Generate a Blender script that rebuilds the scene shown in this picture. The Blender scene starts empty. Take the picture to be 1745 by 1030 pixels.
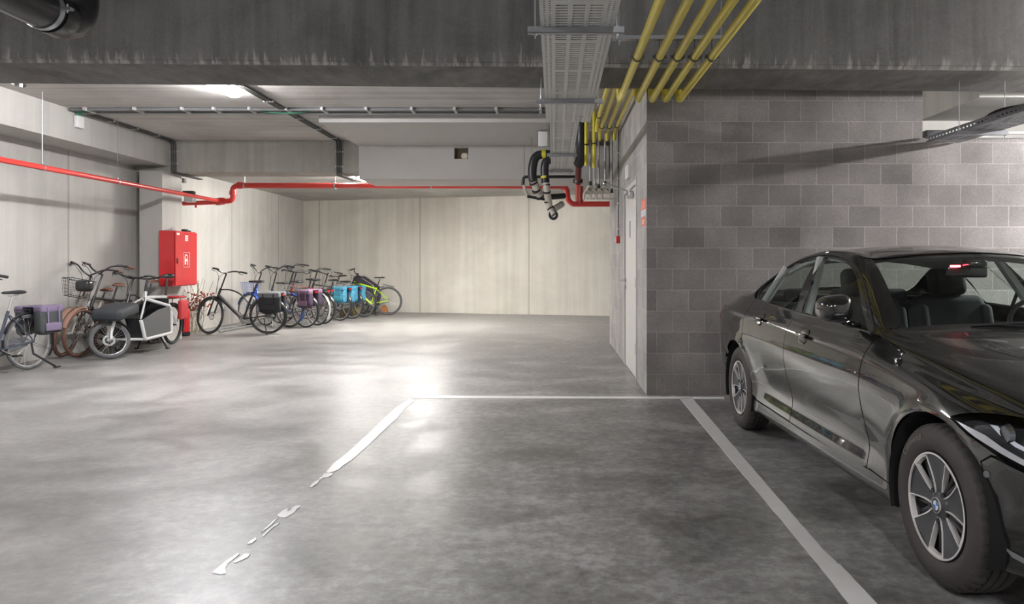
import bpy, bmesh, math, random
import numpy as np
from mathutils import Vector, Matrix
from mathutils.geometry import delaunay_2d_cdt
R = math.radians
random.seed(7)
COL = bpy.context.scene.collection
# ---------------------------------------------------------------- camera model: level camera with shift
H = 1.31; F = 1250.0; VX = 945.0; VY = 450.0
def P(px, py, D): return Vector(((px-VX)*D/F, D, H-(py-VY)*D/F))
def G(px, py, z=0.0):
    D = (H-z)*F/(py-VY); return Vector(((px-VX)*D/F, D, z))
# ---------------------------------------------------------------- helpers
class MB:
    def __init__(s, M=None): s.v=[]; s.f=[]; s.M=M or Matrix.Identity(4)
    def add(s, vs, fs):
        b=len(s.v); M=s.M
        s.v += [M @ Vector(p) for p in vs]; s.f += [tuple(b+i for i in f) for f in fs]
    def box(s, c, d, rot=None):
        x,y,z=d[0]/2,d[1]/2,d[2]/2; c=Vector(c)
        vs=[Vector((i,j,k)) for i in(-x,x) for j in(-y,y) for k in(-z,z)]
        if rot is not None: vs=[rot@v for v in vs]
        s.add([c+v for v in vs],[(0,1,3,2),(4,6,7,5),(0,4,5,1),(2,3,7,6),(0,2,6,4),(1,5,7,3)]); return s
    def bb(s,x0,x1,y0,y1,z0,z1): return s.box(((x0+x1)/2,(y0+y1)/2,(z0+z1)/2),(abs(x1-x0),abs(y1-y0),abs(z1-z0)))
    def rbox(s, c, d, r=.01, rot=None, n=3, taper=1.0):
        # rounded box : superellipse rings along z
        x,y,z=d[0]/2,d[1]/2,d[2]/2; r=min(r,x*.98,y*.98,z*.98); c=Vector(c)
        rings=[]
        for i in range(n+1):
            a=math.pi/2*i/n; rings.append((-z+r-r*math.cos(a), r-r*math.sin(a)))
        rings=rings+[(-zz,o) for zz,o in reversed(rings)]
        vs=[];m=4*(n+1)
        for zz,o in rings:
            k=1+(taper-1)*((zz+z)/(2*z))
            for q in range(4):
                sx=(1,-1,-1,1)[q]; sy=(1,1,-1,-1)[q]
                for i in range(n+1):
                    a=math.pi/2*(q+i/n); rr=r-o
                    vs.append(Vector(((sx*(x-r)+rr*math.cos(a))*k,(sy*(y-r)+rr*math.sin(a))*k,zz)))
        fs=[]
        for i in range(len(rings)-1):
            for j in range(m): fs.append((i*m+j,i*m+(j+1)%m,(i+1)*m+(j+1)%m,(i+1)*m+j))
        fs.append(tuple(range(m-1,-1,-1))); fs.append(tuple((len(rings)-1)*m+j for j in range(m)))
        if rot is not None: vs=[rot@v for v in vs]
        s.add([c+v for v in vs],fs); return s
    def tube(s, pts, r, seg=8, closed=False, caps=True):
        pts=[Vector(p) for p in pts]; n=len(pts)
        rr=r if isinstance(r,(list,tuple)) else [r]*n
        vs=[];fs=[]; up=None
        for i,p in enumerate(pts):
            if closed: t=(pts[(i+1)%n]-pts[i-1])
            else: t=(pts[min(i+1,n-1)]-pts[max(i-1,0)])
            t=t.normalized() if t.length>1e-9 else Vector((0,0,1))
            if up is None:
                up=Vector((0,0,1)) if abs(t.z)<.9 else Vector((1,0,0))
            u=(up-t*up.dot(t))
            if u.length<1e-6: u=t.orthogonal()
            u.normalize(); up=u; w=t.cross(u)
            for j in range(seg):
                a=2*math.pi*j/seg; vs.append(p+(u*math.cos(a)+w*math.sin(a))*rr[i])
        m=n if closed else n-1
        for i in range(m):
            i2=(i+1)%n
            for j in range(seg): fs.append((i*seg+j,i*seg+(j+1)%seg,i2*seg+(j+1)%seg,i2*seg+j))
        if not closed and caps: fs.append(tuple(range(seg-1,-1,-1))); fs.append(tuple((n-1)*seg+j for j in range(seg)))
        s.add(vs,fs); return s
    def cyl(s,a,b,r,r2=None,seg=16): return s.tube([a,b],[r,r if r2 is None else r2],seg)
    def lathe(s, prof, c=(0,0,0), axis='y', seg=48, closed=False, fn=None):
        c=Vector(c); vs=[];n=len(prof)
        for j in range(seg):
            a=2*math.pi*j/seg
            for k,(rad,ax) in enumerate(prof):
                if fn: rad,ax=fn(j,k,rad,ax)
                u,w=rad*math.cos(a),rad*math.sin(a)
                vs.append(c+(Vector((u,ax,w)) if axis=='y' else Vector((ax,u,w)) if axis=='x' else Vector((u,w,ax))))
        fs=[]
        for j in range(seg):
            j2=(j+1)%seg
            for k in range(n if closed else n-1):
                k2=(k+1)%n
                fs.append((j*n+k,j2*n+k,j2*n+k2,j*n+k2))
        s.add(vs,fs); return s
    def prism(s, poly, depth, M=None):
        # poly in xy plane (2D), extruded along +z by depth, then placed by M
        M=M or Matrix.Identity(4); n=len(poly)
        vs=[M@Vector((p[0],p[1],0)) for p in poly]+[M@Vector((p[0],p[1],depth)) for p in poly]
        fs=[tuple(range(n-1,-1,-1)),tuple(range(n,2*n))]+[(i,(i+1)%n,n+(i+1)%n,n+i) for i in range(n)]
        s.add(vs,fs); return s
    def ell(s,c,d,seg=16,rings=10,rot=None,e=1.0):
        c=Vector(c);vs=[];fs=[]
        def pw(v): return math.copysign(abs(v)**e,v)
        for i in range(rings+1):
            th=math.pi*i/rings
            for j in range(seg):
                a=2*math.pi*j/seg
                v=Vector((d[0]*pw(math.sin(th))*pw(math.cos(a)),d[1]*pw(math.sin(th))*pw(math.sin(a)),d[2]*pw(math.cos(th))))
                vs.append(c+(rot@v if rot is not None else v))
        for i in range(rings):
            for j in range(seg): fs.append((i*seg+j,(i+1)*seg+j,(i+1)*seg+(j+1)%seg,i*seg+(j+1)%seg))
        s.add(vs,fs); return s
    def build(s,name,mat,parent=None,smooth=True,angle=38,bevel=0,**tags):
        me=bpy.data.meshes.new(name); me.from_pydata([tuple(v) for v in s.v],[],s.f)
        bm=bmesh.new(); bm.from_mesh(me); bmesh.ops.remove_doubles(bm,verts=bm.verts,dist=1e-6)
        bmesh.ops.recalc_face_normals(bm,faces=bm.faces); bm.to_mesh(me); bm.free()
        if smooth: me.shade_smooth(); me.set_sharp_from_angle(angle=R(angle))
        me.materials.append(mat)
        o=bpy.data.objects.new(name,me); COL.objects.link(o)
        if parent: o.parent=parent
        if bevel:
            b=o.modifiers.new('bevel','BEVEL'); b.width=bevel; b.segments=2; b.limit_method='ANGLE'
        for k,v in tags.items(): o[k]=v
        return o
def thing(name,label,cat,loc=(0,0,0),rot=(0,0,0),group=None):
    o=bpy.data.objects.new(name,None); COL.objects.link(o); o.location=loc; o.rotation_euler=rot
    o.empty_display_size=.1
    o['label']=label; o['category']=cat
    if group: o['group']=group
    return o
def tag(o,label,cat,group=None):
    o['label']=label; o['category']=cat
    if group: o['group']=group
    return o
def struct(o): o['kind']='structure'; return o
def arc(c,r,a0,a1,n,ax1,ax2):
    c=Vector(c);ax1=Vector(ax1);ax2=Vector(ax2)
    return [c+(ax1*math.cos(R(a0+(a1-a0)*i/n))+ax2*math.sin(R(a0+(a1-a0)*i/n)))*r for i in range(n+1)]
def bendpath(pts,r,n=6):
    """polyline with rounded corners of radius r"""
    pts=[Vector(p) for p in pts]; out=[pts[0]]
    for i in range(1,len(pts)-1):
        a,b,c=pts[i-1],pts[i],pts[i+1]; u=(a-b).normalized(); w=(c-b).normalized()
        ang=u.angle(w); d=min(r/math.tan(ang/2) if ang<3.1 else 0,(a-b).length*.48,(c-b).length*.48)
        p0=b+u*d;p1=b+w*d
        for k in range(n+1):
            t=k/n; out.append((p0*(1-t)**2)+(b*2*t*(1-t))+(p1*t*t))
    out.append(pts[-1]); return out
def smoothpath(pts,n=6):
    pts=[Vector(p) for p in pts]; out=[]
    for i in range(len(pts)-1):
        p0=pts[max(i-1,0)];p1=pts[i];p2=pts[i+1];p3=pts[min(i+2,len(pts)-1)]
        for k in range(n):
            t=k/n
            out.append(.5*((2*p1)+(p2-p0)*t+(2*p0-5*p1+4*p2-p3)*t*t+(3*p1-p0-3*p2+p3)*t**3))
    out.append(pts[-1]); return out
# ---------------------------------------------------------------- materials
def newmat(name):
    m=bpy.data.materials.new(name); m.use_nodes=True; nt=m.node_tree; return m,nt,nt.nodes['Principled BSDF'],nt.nodes,nt.links
def setc(b,**k):
    for n,v in k.items():
        n={'col':'Base Color','rough':'Roughness','metal':'Metallic','ior':'IOR','coat':'Coat Weight','coatr':'Coat Roughness','coatior':'Coat IOR','trans':'Transmission Weight','spec':'Specular IOR Level','emit':'Emission Color','es':'Emission Strength','alpha':'Alpha','sheen':'Sheen Weight'}[n]
        if n in('Base Color','Emission Color') and len(v)==3: v=(*v,1)
        b.inputs[n].default_value=v
MC={}
def mat(name,col,rough=.5,metal=0,var=.12,scale=12,bump=0,**k):
    """plain surface with a little procedural variation"""
    if name in MC: return MC[name]
    m,nt,b,N,L=newmat(name); setc(b,rough=rough,metal=metal,**k)
    tc=N.new('ShaderNodeTexCoord'); no=N.new('ShaderNodeTexNoise'); no.inputs['Scale'].default_value=scale; no.inputs['Detail'].default_value=4
    L.new(tc.outputs['Object'],no.inputs['Vector'])
    mx=N.new('ShaderNodeMix'); mx.data_type='RGBA'
    mx.inputs['A'].default_value=(*[c*(1-var) for c in col],1); mx.inputs['B'].default_value=(*[min(1,c*(1+var)) for c in col],1)
    L.new(no.outputs['Fac'],mx.inputs['Factor']); L.new(mx.outputs['Result'],b.inputs['Base Color'])
    if bump:
        bp=N.new('ShaderNodeBump'); bp.inputs['Strength'].default_value=bump; bp.inputs['Distance'].default_value=.01
        L.new(no.outputs['Fac'],bp.inputs['Height']); L.new(bp.outputs['Normal'],b.inputs['Normal'])
    MC[name]=m; return m
def ramp(N,stops):
    r=N.new('ShaderNodeValToRGB'); e=r.color_ramp.elements
    e[0].position=stops[0][0]; e[0].color=(*stops[0][1],1); e[1].position=stops[-1][0]; e[1].color=(*stops[-1][1],1)
    for p,c in stops[1:-1]: x=e.new(p); x.color=(*c,1)
    return r
def g3(v): return (v,v,v)
def concrete(name,cdark,clight,stretch=(1,1,1),scale=1.6,rough=.75,seam=None,bump=.25,spot=.0,fine=1.0,spec=.3):
    """cast concrete: large blotches, streaks along the boards, fine grain, pin holes; seam=(axis,width,offset) for panel joints"""
    m,nt,b,N,L=newmat(name); setc(b,rough=rough,spec=spec)
    tc=N.new('ShaderNodeTexCoord')
    def noise(sc,st,det=6,dist=0,ro=.6):
        mp=N.new('ShaderNodeMapping'); mp.inputs['Scale'].default_value=st; L.new(tc.outputs['Object'],mp.inputs['Vector'])
        n=N.new('ShaderNodeTexNoise'); n.inputs['Scale'].default_value=sc; n.inputs['Detail'].default_value=det; n.inputs['Distortion'].default_value=dist; n.inputs['Roughness'].default_value=ro
        L.new(mp.outputs['Vector'],n.inputs['Vector']); return n.outputs['Fac']
    a=noise(scale*.55,(1,1,1),7,.6); s=noise(scale*2.2,stretch,5,.2); f=noise(38,(1,1,1),6,0,.75)
    def mth(op,x,y,c=None):
        q=N.new('ShaderNodeMath'); q.operation=op
        for i,v in enumerate([x,y]+([c] if c is not None else [])):
            if isinstance(v,(int,float)): q.inputs[i].default_value=v
            else: L.new(v,q.inputs[i])
        return q.outputs[0]
    t=mth('ADD',mth('MULTIPLY',a,.45),mth('ADD',mth('MULTIPLY',s,.4),mth('MULTIPLY',f,.15*fine)))
    r=ramp(N,[(.33,cdark),(.66,clight)]); L.new(t,r.inputs['Fac']); colr=r.outputs['Color']
    def mulcol(c,fac,colr2):
        x=N.new('ShaderNodeMix'); x.data_type='RGBA'; x.blend_type='MIX'; L.new(fac,x.inputs['Factor']); L.new(c,x.inputs['A']); x.inputs['B'].default_value=(*colr2,1); return x.outputs['Result']
    vo=N.new('ShaderNodeTexVoronoi'); vo.inputs['Scale'].default_value=9; L.new(tc.outputs['Object'],vo.inputs['Vector'])
    pin=mth('LESS_THAN',vo.outputs['Distance'],.035); colr=mulcol(colr,mth('MULTIPLY',pin,.45),tuple(c*.45 for c in cdark))
    h=t
    if seam:
        ax,wd,off,rows=seam
        sp=N.new('ShaderNodeSeparateXYZ'); L.new(tc.outputs['Object'],sp.inputs[0])
        u=mth('ADD',sp.outputs[ax],off); fr=mth('PINGPONG',u,wd/2)
        ln=mth('LESS_THAN',fr,.011); colr=mulcol(colr,mth('MULTIPLY',ln,.55),tuple(c*.45 for c in cdark))
        nn=noise(3,(1,1,.25),4); soft=mth('MULTIPLY',mth('LESS_THAN',mth('ADD',fr,mth('MULTIPLY',nn,.05)),.055),.22); colr=mulcol(colr,soft,tuple(c*.6 for c in cdark))
    if spot:
        st=noise(.9,(1,1,1),5,1.2); sr=ramp(N,[(.55,g3(0)),(.72,g3(1))]); L.new(st,sr.inputs['Fac'])
        colr=mulcol(colr,mth('MULTIPLY',sr.outputs['Color'],spot),tuple(c*.7 for c in cdark))
    L.new(colr,b.inputs['Base Color'])
    bp=N.new('ShaderNodeBump'); bp.inputs['Strength'].default_value=bump; bp.inputs['Distance'].default_value=.02
    L.new(h,bp.inputs['Height']); L.new(bp.outputs['Normal'],b.inputs['Normal'])
    return m
def blockmat(name,axis,off,c1,c2,mort):
    m,nt,b,N,L=newmat(name); setc(b,rough=.92,spec=.2)
    tc=N.new('ShaderNodeTexCoord'); sp=N.new('ShaderNodeSeparateXYZ'); L.new(tc.outputs['Object'],sp.inputs[0])
    ad=N.new('ShaderNodeMath'); ad.operation='ADD'; ad.inputs[1].default_value=off; L.new(sp.outputs[axis],ad.inputs[0])
    cb=N.new('ShaderNodeCombineXYZ'); L.new(ad.outputs[0],cb.inputs[0]); L.new(sp.outputs[2],cb.inputs[1])
    br=N.new('ShaderNodeTexBrick'); br.offset=.5
    for k,v in {'Scale':1,'Mortar Size':.005,'Mortar Smooth':.25,'Bias':0,'Brick Width':.319,'Row Height':.21}.items(): br.inputs[k].default_value=v
    br.inputs['Color1'].default_value=(*c1,1); br.inputs['Color2'].default_value=(*c2,1); br.inputs['Mortar'].default_value=(*mort,1)
    L.new(cb.outputs[0],br.inputs['Vector'])
    n=N.new('ShaderNodeTexNoise'); n.inputs['Scale'].default_value=95; n.inputs['Detail'].default_value=5; n.inputs['Roughness'].default_value=.8; L.new(tc.outputs['Object'],n.inputs['Vector'])
    n2=N.new('ShaderNodeTexNoise'); n2.inputs['Scale'].default_value=2.2; n2.inputs['Detail'].default_value=6; L.new(tc.outputs['Object'],n2.inputs['Vector'])
    r1=ramp(N,[(.3,g3(.72)),(.7,g3(1.22))]); L.new(n.outputs['Fac'],r1.inputs['Fac'])
    r2=ramp(N,[(.3,g3(.78)),(.7,g3(1.15))]); L.new(n2.outputs['Fac'],r2.inputs['Fac'])
    def mul(a,c):
        x=N.new('ShaderNodeMix'); x.data_type='RGBA'; x.blend_type='MULTIPLY'; x.inputs['Factor'].default_value=1; L.new(a,x.inputs['A']); L.new(c,x.inputs['B']); return x.outputs['Result']
    L.new(mul(mul(br.outputs['Color'],r1.outputs['Color']),r2.outputs['Color']),b.inputs['Base Color'])
    hh=N.new('ShaderNodeMath'); hh.operation='MULTIPLY_ADD'; hh.inputs[1].default_value=-.7; L.new(br.outputs['Fac'],hh.inputs[0]); L.new(n.outputs['Fac'],hh.inputs[2])
    bp=N.new('ShaderNodeBump'); bp.inputs['Strength'].default_value=.55; bp.inputs['Distance'].default_value=.006; L.new(hh.outputs[0],bp.inputs['Height']); L.new(bp.outputs['Normal'],b.inputs['Normal'])
    return m
def floormat():
    m,nt,b,N,L=newmat('polished concrete floor'); setc(b,spec=.5)
    tc=N.new('ShaderNodeTexCoord')
    def noise(sc,st=(1,1,1),det=6,dist=0,ro=.6,rot=0):
        mp=N.new('ShaderNodeMapping'); mp.inputs['Scale'].default_value=st; mp.inputs['Rotation'].default_value=(0,0,rot); L.new(tc.outputs['Object'],mp.inputs['Vector'])
        n=N.new('ShaderNodeTexNoise'); n.inputs['Scale'].default_value=sc; n.inputs['Detail'].default_value=det; n.inputs['Distortion'].default_value=dist; n.inputs['Roughness'].default_value=ro
        L.new(mp.outputs['Vector'],n.inputs['Vector']); return n.outputs['Fac']
    big=noise(.35,(1,1,1),3,.5); mid=noise(1.5,(1,1.3,1),9,.35,.66,R(20)); fin=noise(14,(1,1,1),8,.1,.75)
    def madd(x,k,y):
        q=N.new('ShaderNodeMath'); q.operation='MULTIPLY_ADD'; L.new(x,q.inputs[0]); q.inputs[1].default_value=k
        if isinstance(y,(int,float)): q.inputs[2].default_value=y
        else: L.new(y,q.inputs[2])
        return q.outputs[0]
    t=madd(big,.40,madd(mid,.48,madd(fin,.34,-.11)))
    # worn patch in the parking bay (darker, blotchier trowelled surface)
    sp=N.new('ShaderNodeSeparateXYZ'); L.new(tc.outputs['Object'],sp.inputs[0])
    edge=madd(mid,1.6,madd(sp.outputs[0],1.0,-.2))
    bay=N.new('ShaderNodeMapRange'); bay.inputs['From Min'].default_value=-1.6; bay.inputs['From Max'].default_value=.9; L.new(edge,bay.inputs['Value'])
    r=ramp(N,[(.38,(.13,.127,.122)),(.50,(.215,.21,.202)),(.60,(.30,.292,.28))]); L.new(t,r.inputs['Fac'])
    t2=madd(mid,.62,madd(fin,.55,-.085))
    rd=ramp(N,[(.39,(.12,.116,.112)),(.50,(.225,.219,.213)),(.60,(.36,.352,.345))]); L.new(t2,rd.inputs['Fac'])
    mx=N.new('ShaderNodeMix'); mx.data_type='RGBA'; L.new(bay.outputs[0],mx.inputs['Factor']); L.new(r.outputs['Color'],mx.inputs['A']); L.new(rd.outputs['Color'],mx.inputs['B'])
    L.new(mx.outputs['Result'],b.inputs['Base Color'])
    rr=N.new('ShaderNodeMapRange'); rr.inputs['From Min'].default_value=.3; rr.inputs['From Max'].default_value=.7; rr.inputs['To Min'].default_value=.30; rr.inputs['To Max'].default_value=.50
    L.new(mid,rr.inputs['Value']); L.new(rr.outputs[0],b.inputs['Roughness'])
    bp=N.new('ShaderNodeBump'); bp.inputs['Strength'].default_value=.035; bp.inputs['Distance'].default_value=.01; L.new(t,bp.inputs['Height']); L.new(bp.outputs['Normal'],b.inputs['Normal'])
    return m
# ================================================================ SETTING
ZB0=2.958
m_floor=floormat()
m_ceil=concrete('board cast ceiling concrete',(.30,.285,.265),(.66,.64,.61),stretch=(.05,2.2,1),scale=1.6,rough=.8,bump=.2)
m_left=concrete('cast concrete left wall',(.38,.37,.345),(.56,.545,.515),stretch=(1,1.6,.08),scale=1.3,seam=(1,2.7,.15,0),bump=.2,spot=.2)
m_back=concrete('cast concrete back wall',(.50,.48,.425),(.74,.715,.65),stretch=(1.8,1,.07),scale=1.2,seam=(0,3.05,-.5,0),bump=.22,spot=.15)
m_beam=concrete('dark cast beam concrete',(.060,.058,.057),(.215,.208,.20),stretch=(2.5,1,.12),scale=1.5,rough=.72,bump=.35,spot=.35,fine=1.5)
def drips(m,z0):
    nt=m.node_tree;N=nt.nodes;L=nt.links;b=N['Principled BSDF']; src=b.inputs['Base Color'].links[0].from_socket
    tc=N.new('ShaderNodeTexCoord'); mp=N.new('ShaderNodeMapping'); mp.inputs['Scale'].default_value=(1,.3,.10); L.new(tc.outputs['Object'],mp.inputs['Vector'])
    n=N.new('ShaderNodeTexNoise'); n.inputs['Scale'].default_value=16; n.inputs['Detail'].default_value=5; n.inputs['Roughness'].default_value=.7; L.new(mp.outputs['Vector'],n.inputs['Vector'])
    sp=N.new('ShaderNodeSeparateXYZ'); L.new(tc.outputs['Object'],sp.inputs[0])
    r=N.new('ShaderNodeMapRange'); r.inputs['From Min'].default_value=z0; r.inputs['From Max'].default_value=z0+.28; r.inputs['To Min'].default_value=.46; r.inputs['To Max'].default_value=.78; L.new(sp.outputs[2],r.inputs['Value'])
    g=N.new('ShaderNodeMath'); g.operation='SUBTRACT'; L.new(n.outputs['Fac'],g.inputs[0]); L.new(r.outputs[0],g.inputs[1])
    k=N.new('ShaderNodeMath'); k.operation='MULTIPLY'; k.use_clamp=True; k.inputs[1].default_value=9; L.new(g.outputs[0],k.inputs[0])
    lo=N.new('ShaderNodeMath'); lo.operation='GREATER_THAN'; lo.inputs[1].default_value=z0; L.new(sp.outputs[2],lo.inputs[0])
    kk=N.new('ShaderNodeMath'); kk.operation='MULTIPLY'; L.new(k.outputs[0],kk.inputs[0]); L.new(lo.outputs[0],kk.inputs[1])
    x=N.new('ShaderNodeMix'); x.data_type='RGBA'; L.new(kk.outputs[0],x.inputs['Factor']); L.new(src,x.inputs['A']); x.inputs['B'].default_value=(.34,.32,.30,1); L.new(x.outputs['Result'],b.inputs['Base Color'])
drips(m_beam,ZB0+.004)
m_lbeam=concrete('pale cast beam concrete',(.37,.36,.34),(.52,.505,.475),stretch=(1,2.2,.1),scale=1.3,rough=.8,bump=.2)
m_fbeam=concrete('grey cast beam concrete',(.27,.26,.235),(.44,.425,.385),stretch=(2.4,1,.1),scale=1.6,rough=.8,bump=.25,spot=.3)
m_render=mat('smooth grey lining board',(.52,.505,.485),.85,0,.05,3,.03)
m_dark=mat('dark void',(.03,.03,.03),.9)
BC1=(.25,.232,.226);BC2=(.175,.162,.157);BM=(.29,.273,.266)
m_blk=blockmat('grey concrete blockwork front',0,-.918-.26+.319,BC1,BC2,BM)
m_blk2=blockmat('grey concrete blockwork lightened as lit',1,.1,(.44,.425,.405),(.37,.355,.34),(.48,.465,.445))  # lighter copy of the blocks, light from the left put into the colour
XL=-7.06; XC=.918; DW=7.31; ZC=3.394; ZB=2.958
def S(name,mb,m,**k): o=mb.build(name,m,smooth=False,**k); o['kind']='structure'; return o
S('floor',MB().bb(XL-.2,8.2,-7,21.5,-.15,0),m_floor)
S('wall_left',MB().bb(XL-.2,XL,-7,21.3,0,3.7),m_left)
bw=S('wall_back',MB().bb(-.3,15.6,0,.25,0,3.5),m_back); bw.location=(XL,20.62,0); bw.rotation_euler=(0,0,math.atan(-.2545))
S('wall_right',MB().bb(8.0,8.2,-7,7.31,0,3.7),m_left)
S('wall_rear',MB().bb(XL,8.0,-7.2,-7,0,3.7),m_left)
m_ceil2=concrete('darkened front ceiling concrete',(.08,.078,.075),(.20,.195,.188),stretch=(.08,1.5,1),scale=1.6,rough=.8,bump=.2)  # unseen front ceiling, colour darkened to keep the car's reflections dim
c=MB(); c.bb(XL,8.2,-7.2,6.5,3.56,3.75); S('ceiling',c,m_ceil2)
c=MB(); c.bb(XL,8.2,6.45,12.7,ZC,3.75); S('ceiling',c,m_ceil)
c=MB(); c.bb(XL,8.2,12.7,21.4,3.08,3.30); S('ceiling',c,m_ceil)
# transverse downstand beam with a bevelled lower arris
def beamprism(x0,x1,prof_at):
    mb=MB(); a=prof_at(x0); b=prof_at(x1); n=len(a)
    mb.add([(x0,y,z) for y,z in a]+[(x1,y,z) for y,z in b],[tuple(range(n)),tuple(range(2*n-1,n-1,-1))]+[(i,n+i,n+(i+1)%n,(i+1)%n) for i in range(n)]); return mb
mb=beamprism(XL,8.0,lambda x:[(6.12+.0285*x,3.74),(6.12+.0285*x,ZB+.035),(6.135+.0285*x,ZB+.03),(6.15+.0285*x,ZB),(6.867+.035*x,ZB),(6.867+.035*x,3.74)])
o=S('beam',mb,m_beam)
tag(o,'wide dark concrete beam crossing the whole view under the ceiling','beam')
S('trim_1',MB().bb(XL,-6.5,6.75,12.37,ZB,ZC),m_lbeam)
S('trim_2',MB().bb(XL,8.0,12.37,13.0,2.858,ZC),m_fbeam)
o=MB().bb(-6.88,-6.5,12.15,12.8,0,2.858).build('column',m_lbeam,smooth=False,bevel=.008); tag(o,'pale square concrete column beside the red hose cabinet','column'); o['kind']='structure'
# block walls
mb=MB(); mb.bb(XC+.003,3.667,DW,DW+.2,0,ZC); mb.bb(3.667,8.0,DW,DW+.2,0,2.567); S('wall_front',mb,m_blk)
mb=MB(); mb.bb(XC,XC+.2,DW+.004,8.18,0,ZC); mb.bb(XC,XC+.2,9.61,12.2,0,ZC); mb.bb(XC,XC+.2,8.18,9.61,2.27,ZC); S('wall_side',mb,m_blk2)
S('wall_inner',MB().bb(XC,8.0,12.0,12.2,0,3.39),m_blk2)
# recess over the low part of the block wall
S('trim_3',MB().bb(4.2,8.0,7.25,8.6,ZB,ZC-.005),m_lbeam)
S('trim_4',MB().bb(3.3,8.0,8.44,8.6,2.2,ZB),m_lbeam)
# insulation lining around the far beam, with a square hole
t=thing('beam_lining','smooth grey lining boards boxed around the far beam with a square hole','lining',(-1.3,12.27,2.732))
def rel(o,t): o.parent=t; o.matrix_parent_inverse=Matrix.Translation(-t.location); return o
mb=MB(); x0,x1=-3.27,XC-.01
mb.bb(x0,-1.678,12.27,12.37,2.732,3.294); mb.bb(-1.443,x1,12.27,12.37,2.732,3.294); mb.bb(-1.678,-1.443,12.27,12.37,2.732,3.067); mb.bb(-1.678,-1.443,12.27,12.37,3.253,3.294)
rel(mb.build('front_board',m_render,smooth=False),t)
rel(MB().bb(x0,x1,12.37,13.4,2.732,2.857).build('bottom_board',m_render,smooth=False),t)
rel(MB().bb(x0,x1,13.0,13.4,2.857,3.08).build('back_board',m_render,smooth=False),t)
rel(MB().bb(-3.30,-.08,10.27,12.30,3.294,ZC).build('ceiling_board',m_render,smooth=False),t)
rel(MB().bb(-1.678,-1.443,12.362,12.368,3.067,3.253).build('hole_back',mat('brown cavity',(.12,.09,.06),.9),smooth=False),t)
rel(MB().ell((-1.51,12.33,3.12),(.06,.03,.055),e=.8).build('foam_lump',mat('cream foam',(.75,.70,.58),.8,bump=.4)),t)
# skirt of dirt on the wall foot is part of the wall; nothing else
# ================================================================ FLOOR MARKINGS
m_line=mat('worn white road paint',(.70,.69,.685),.38,0,.10,9,.05)
m_linew=mat('thin worn white road paint',(.66,.655,.65),.33,0,.15,14,.05)
def markings(name,polys,label,group=None,m=None):
    mb=MB()
    for k,pl in enumerate(polys):
        pts=[G(x,y,0) for x,y in pl]; n=len(pts); z=.004
        mb.add([(p.x,p.y,.0) for p in pts]+[(p.x,p.y,z) for p in pts],[tuple(range(n,2*n))]+[(i,(i+1)%n,n+(i+1)%n,n+i) for i in range(n)])
    o=mb.build(name,m or m_line,smooth=False); tag(o,label,'parking line',group); return o
def jag(x0,y0,x1,y1,n,a):
    random.seed(int(x0*7+y0)); out=[]
    for i in range(n+1):
        t=i/n; out.append((x0+(x1-x0)*t+(random.uniform(-a,a) if 0<i<n else 0),y0+(y1-y0)*t))
    return out
right=[(1158,679.5)]+jag(1180,679.5,1398,933,26,.6)+[(1402,938),(1424,958),(1427,962)]+jag(1432,964,1496,1032,8,.7)+[(1448,1032)]+jag(1446,1030,1372,936,8,.8)+jag(1370,934,1158.5,680,24,.7)
markings('parking_line',[right],'solid white painted line running towards the viewer beside the black car')
markings('parking_line',[[(703,675.2)]+jag(712,675.0,1234,677.6,30,.25)+[(1234,682)]+jag(1232,680.6,706,679.2,30,.3)],'thin white painted line across the floor at the foot of the block wall')
def z7(l): return [(340+x/3.0286,660+y/3.0286) for x,y in l]
frs=[z7([(1085,62),(1108,72),(1060,112),(1020,162),(962,215),(900,275),(850,322),(790,375),(745,405),(716,430),(690,440),(668,446),(652,444),(690,398),(760,345),(820,290),(880,235),(950,165),(1010,110)]),
z7([(645,448),(690,446),(684,458),(664,468),(640,470),(622,482),(618,474),(634,462)]),
z7([(600,488),(622,480),(612,498),(598,508),(580,520),(568,519),(580,504)]),
z7([(497,616),(520,614),(518,624),(500,634),(492,650),(470,662),(444,677),(420,676),(400,666),(418,650),(436,636),(458,630),(452,646),(470,640),(480,624)]),
z7([(404,676),(398,686),(370,716),(332,746),(318,752),(350,722),(380,694)]),
z7([(290,780),(292,792),(270,810),(246,815),(260,798)]),
z7([(392,710),(414,704),(404,714),(380,728),(358,748),(330,776),(322,774),(352,742)]),
z7([(232,864),(262,864),(250,882),(216,898),(184,912),(176,910),(206,886)]),
z7([(196,862),(206,866),(170,896),(146,914),(134,938),(136,966),(110,970),(66,962),(92,938),(124,912),(150,892)])]
markings('parking_line',frs,'worn and broken white painted line on the open left side of the bay',m=m_linew)
# ================================================================ DOOR
m_door=mat('cream painted door',(.62,.60,.57),.45,0,.03)
m_fr=mat('pale grey door frame',(.56,.55,.53),.45,0,.03)
m_chr=mat('brushed steel',(.55,.55,.55),.25,1,.05)
m_blackp=mat('black plastic',(.02,.02,.022),.45,0,.1)
m_rub=mat('dark grey rubber gasket',(.05,.05,.05),.8)
d=thing('door_1','cream painted steel door in the side of the block wall','door',(XC,8.9,0)); d['kind']='structure'
mb=MB(); mb.bb(XC-.012,XC+.12,8.18,8.225,0,2.27); mb.bb(XC-.012,XC+.12,9.53,9.61,0,2.27); mb.bb(XC-.012,XC+.12,8.225,9.53,2.21,2.27); rel(mb.build('door_frame',m_fr,smooth=False,bevel=.004),d)
leaf=rel(MB().bb(XC+.004,XC+.055,8.245,9.52,.008,2.2).build('door_leaf',m_door,smooth=False,bevel=.004),d)
def sub(o,par,root): o.parent=par; o.matrix_parent_inverse=Matrix.Translation(-root.location); 
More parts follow.
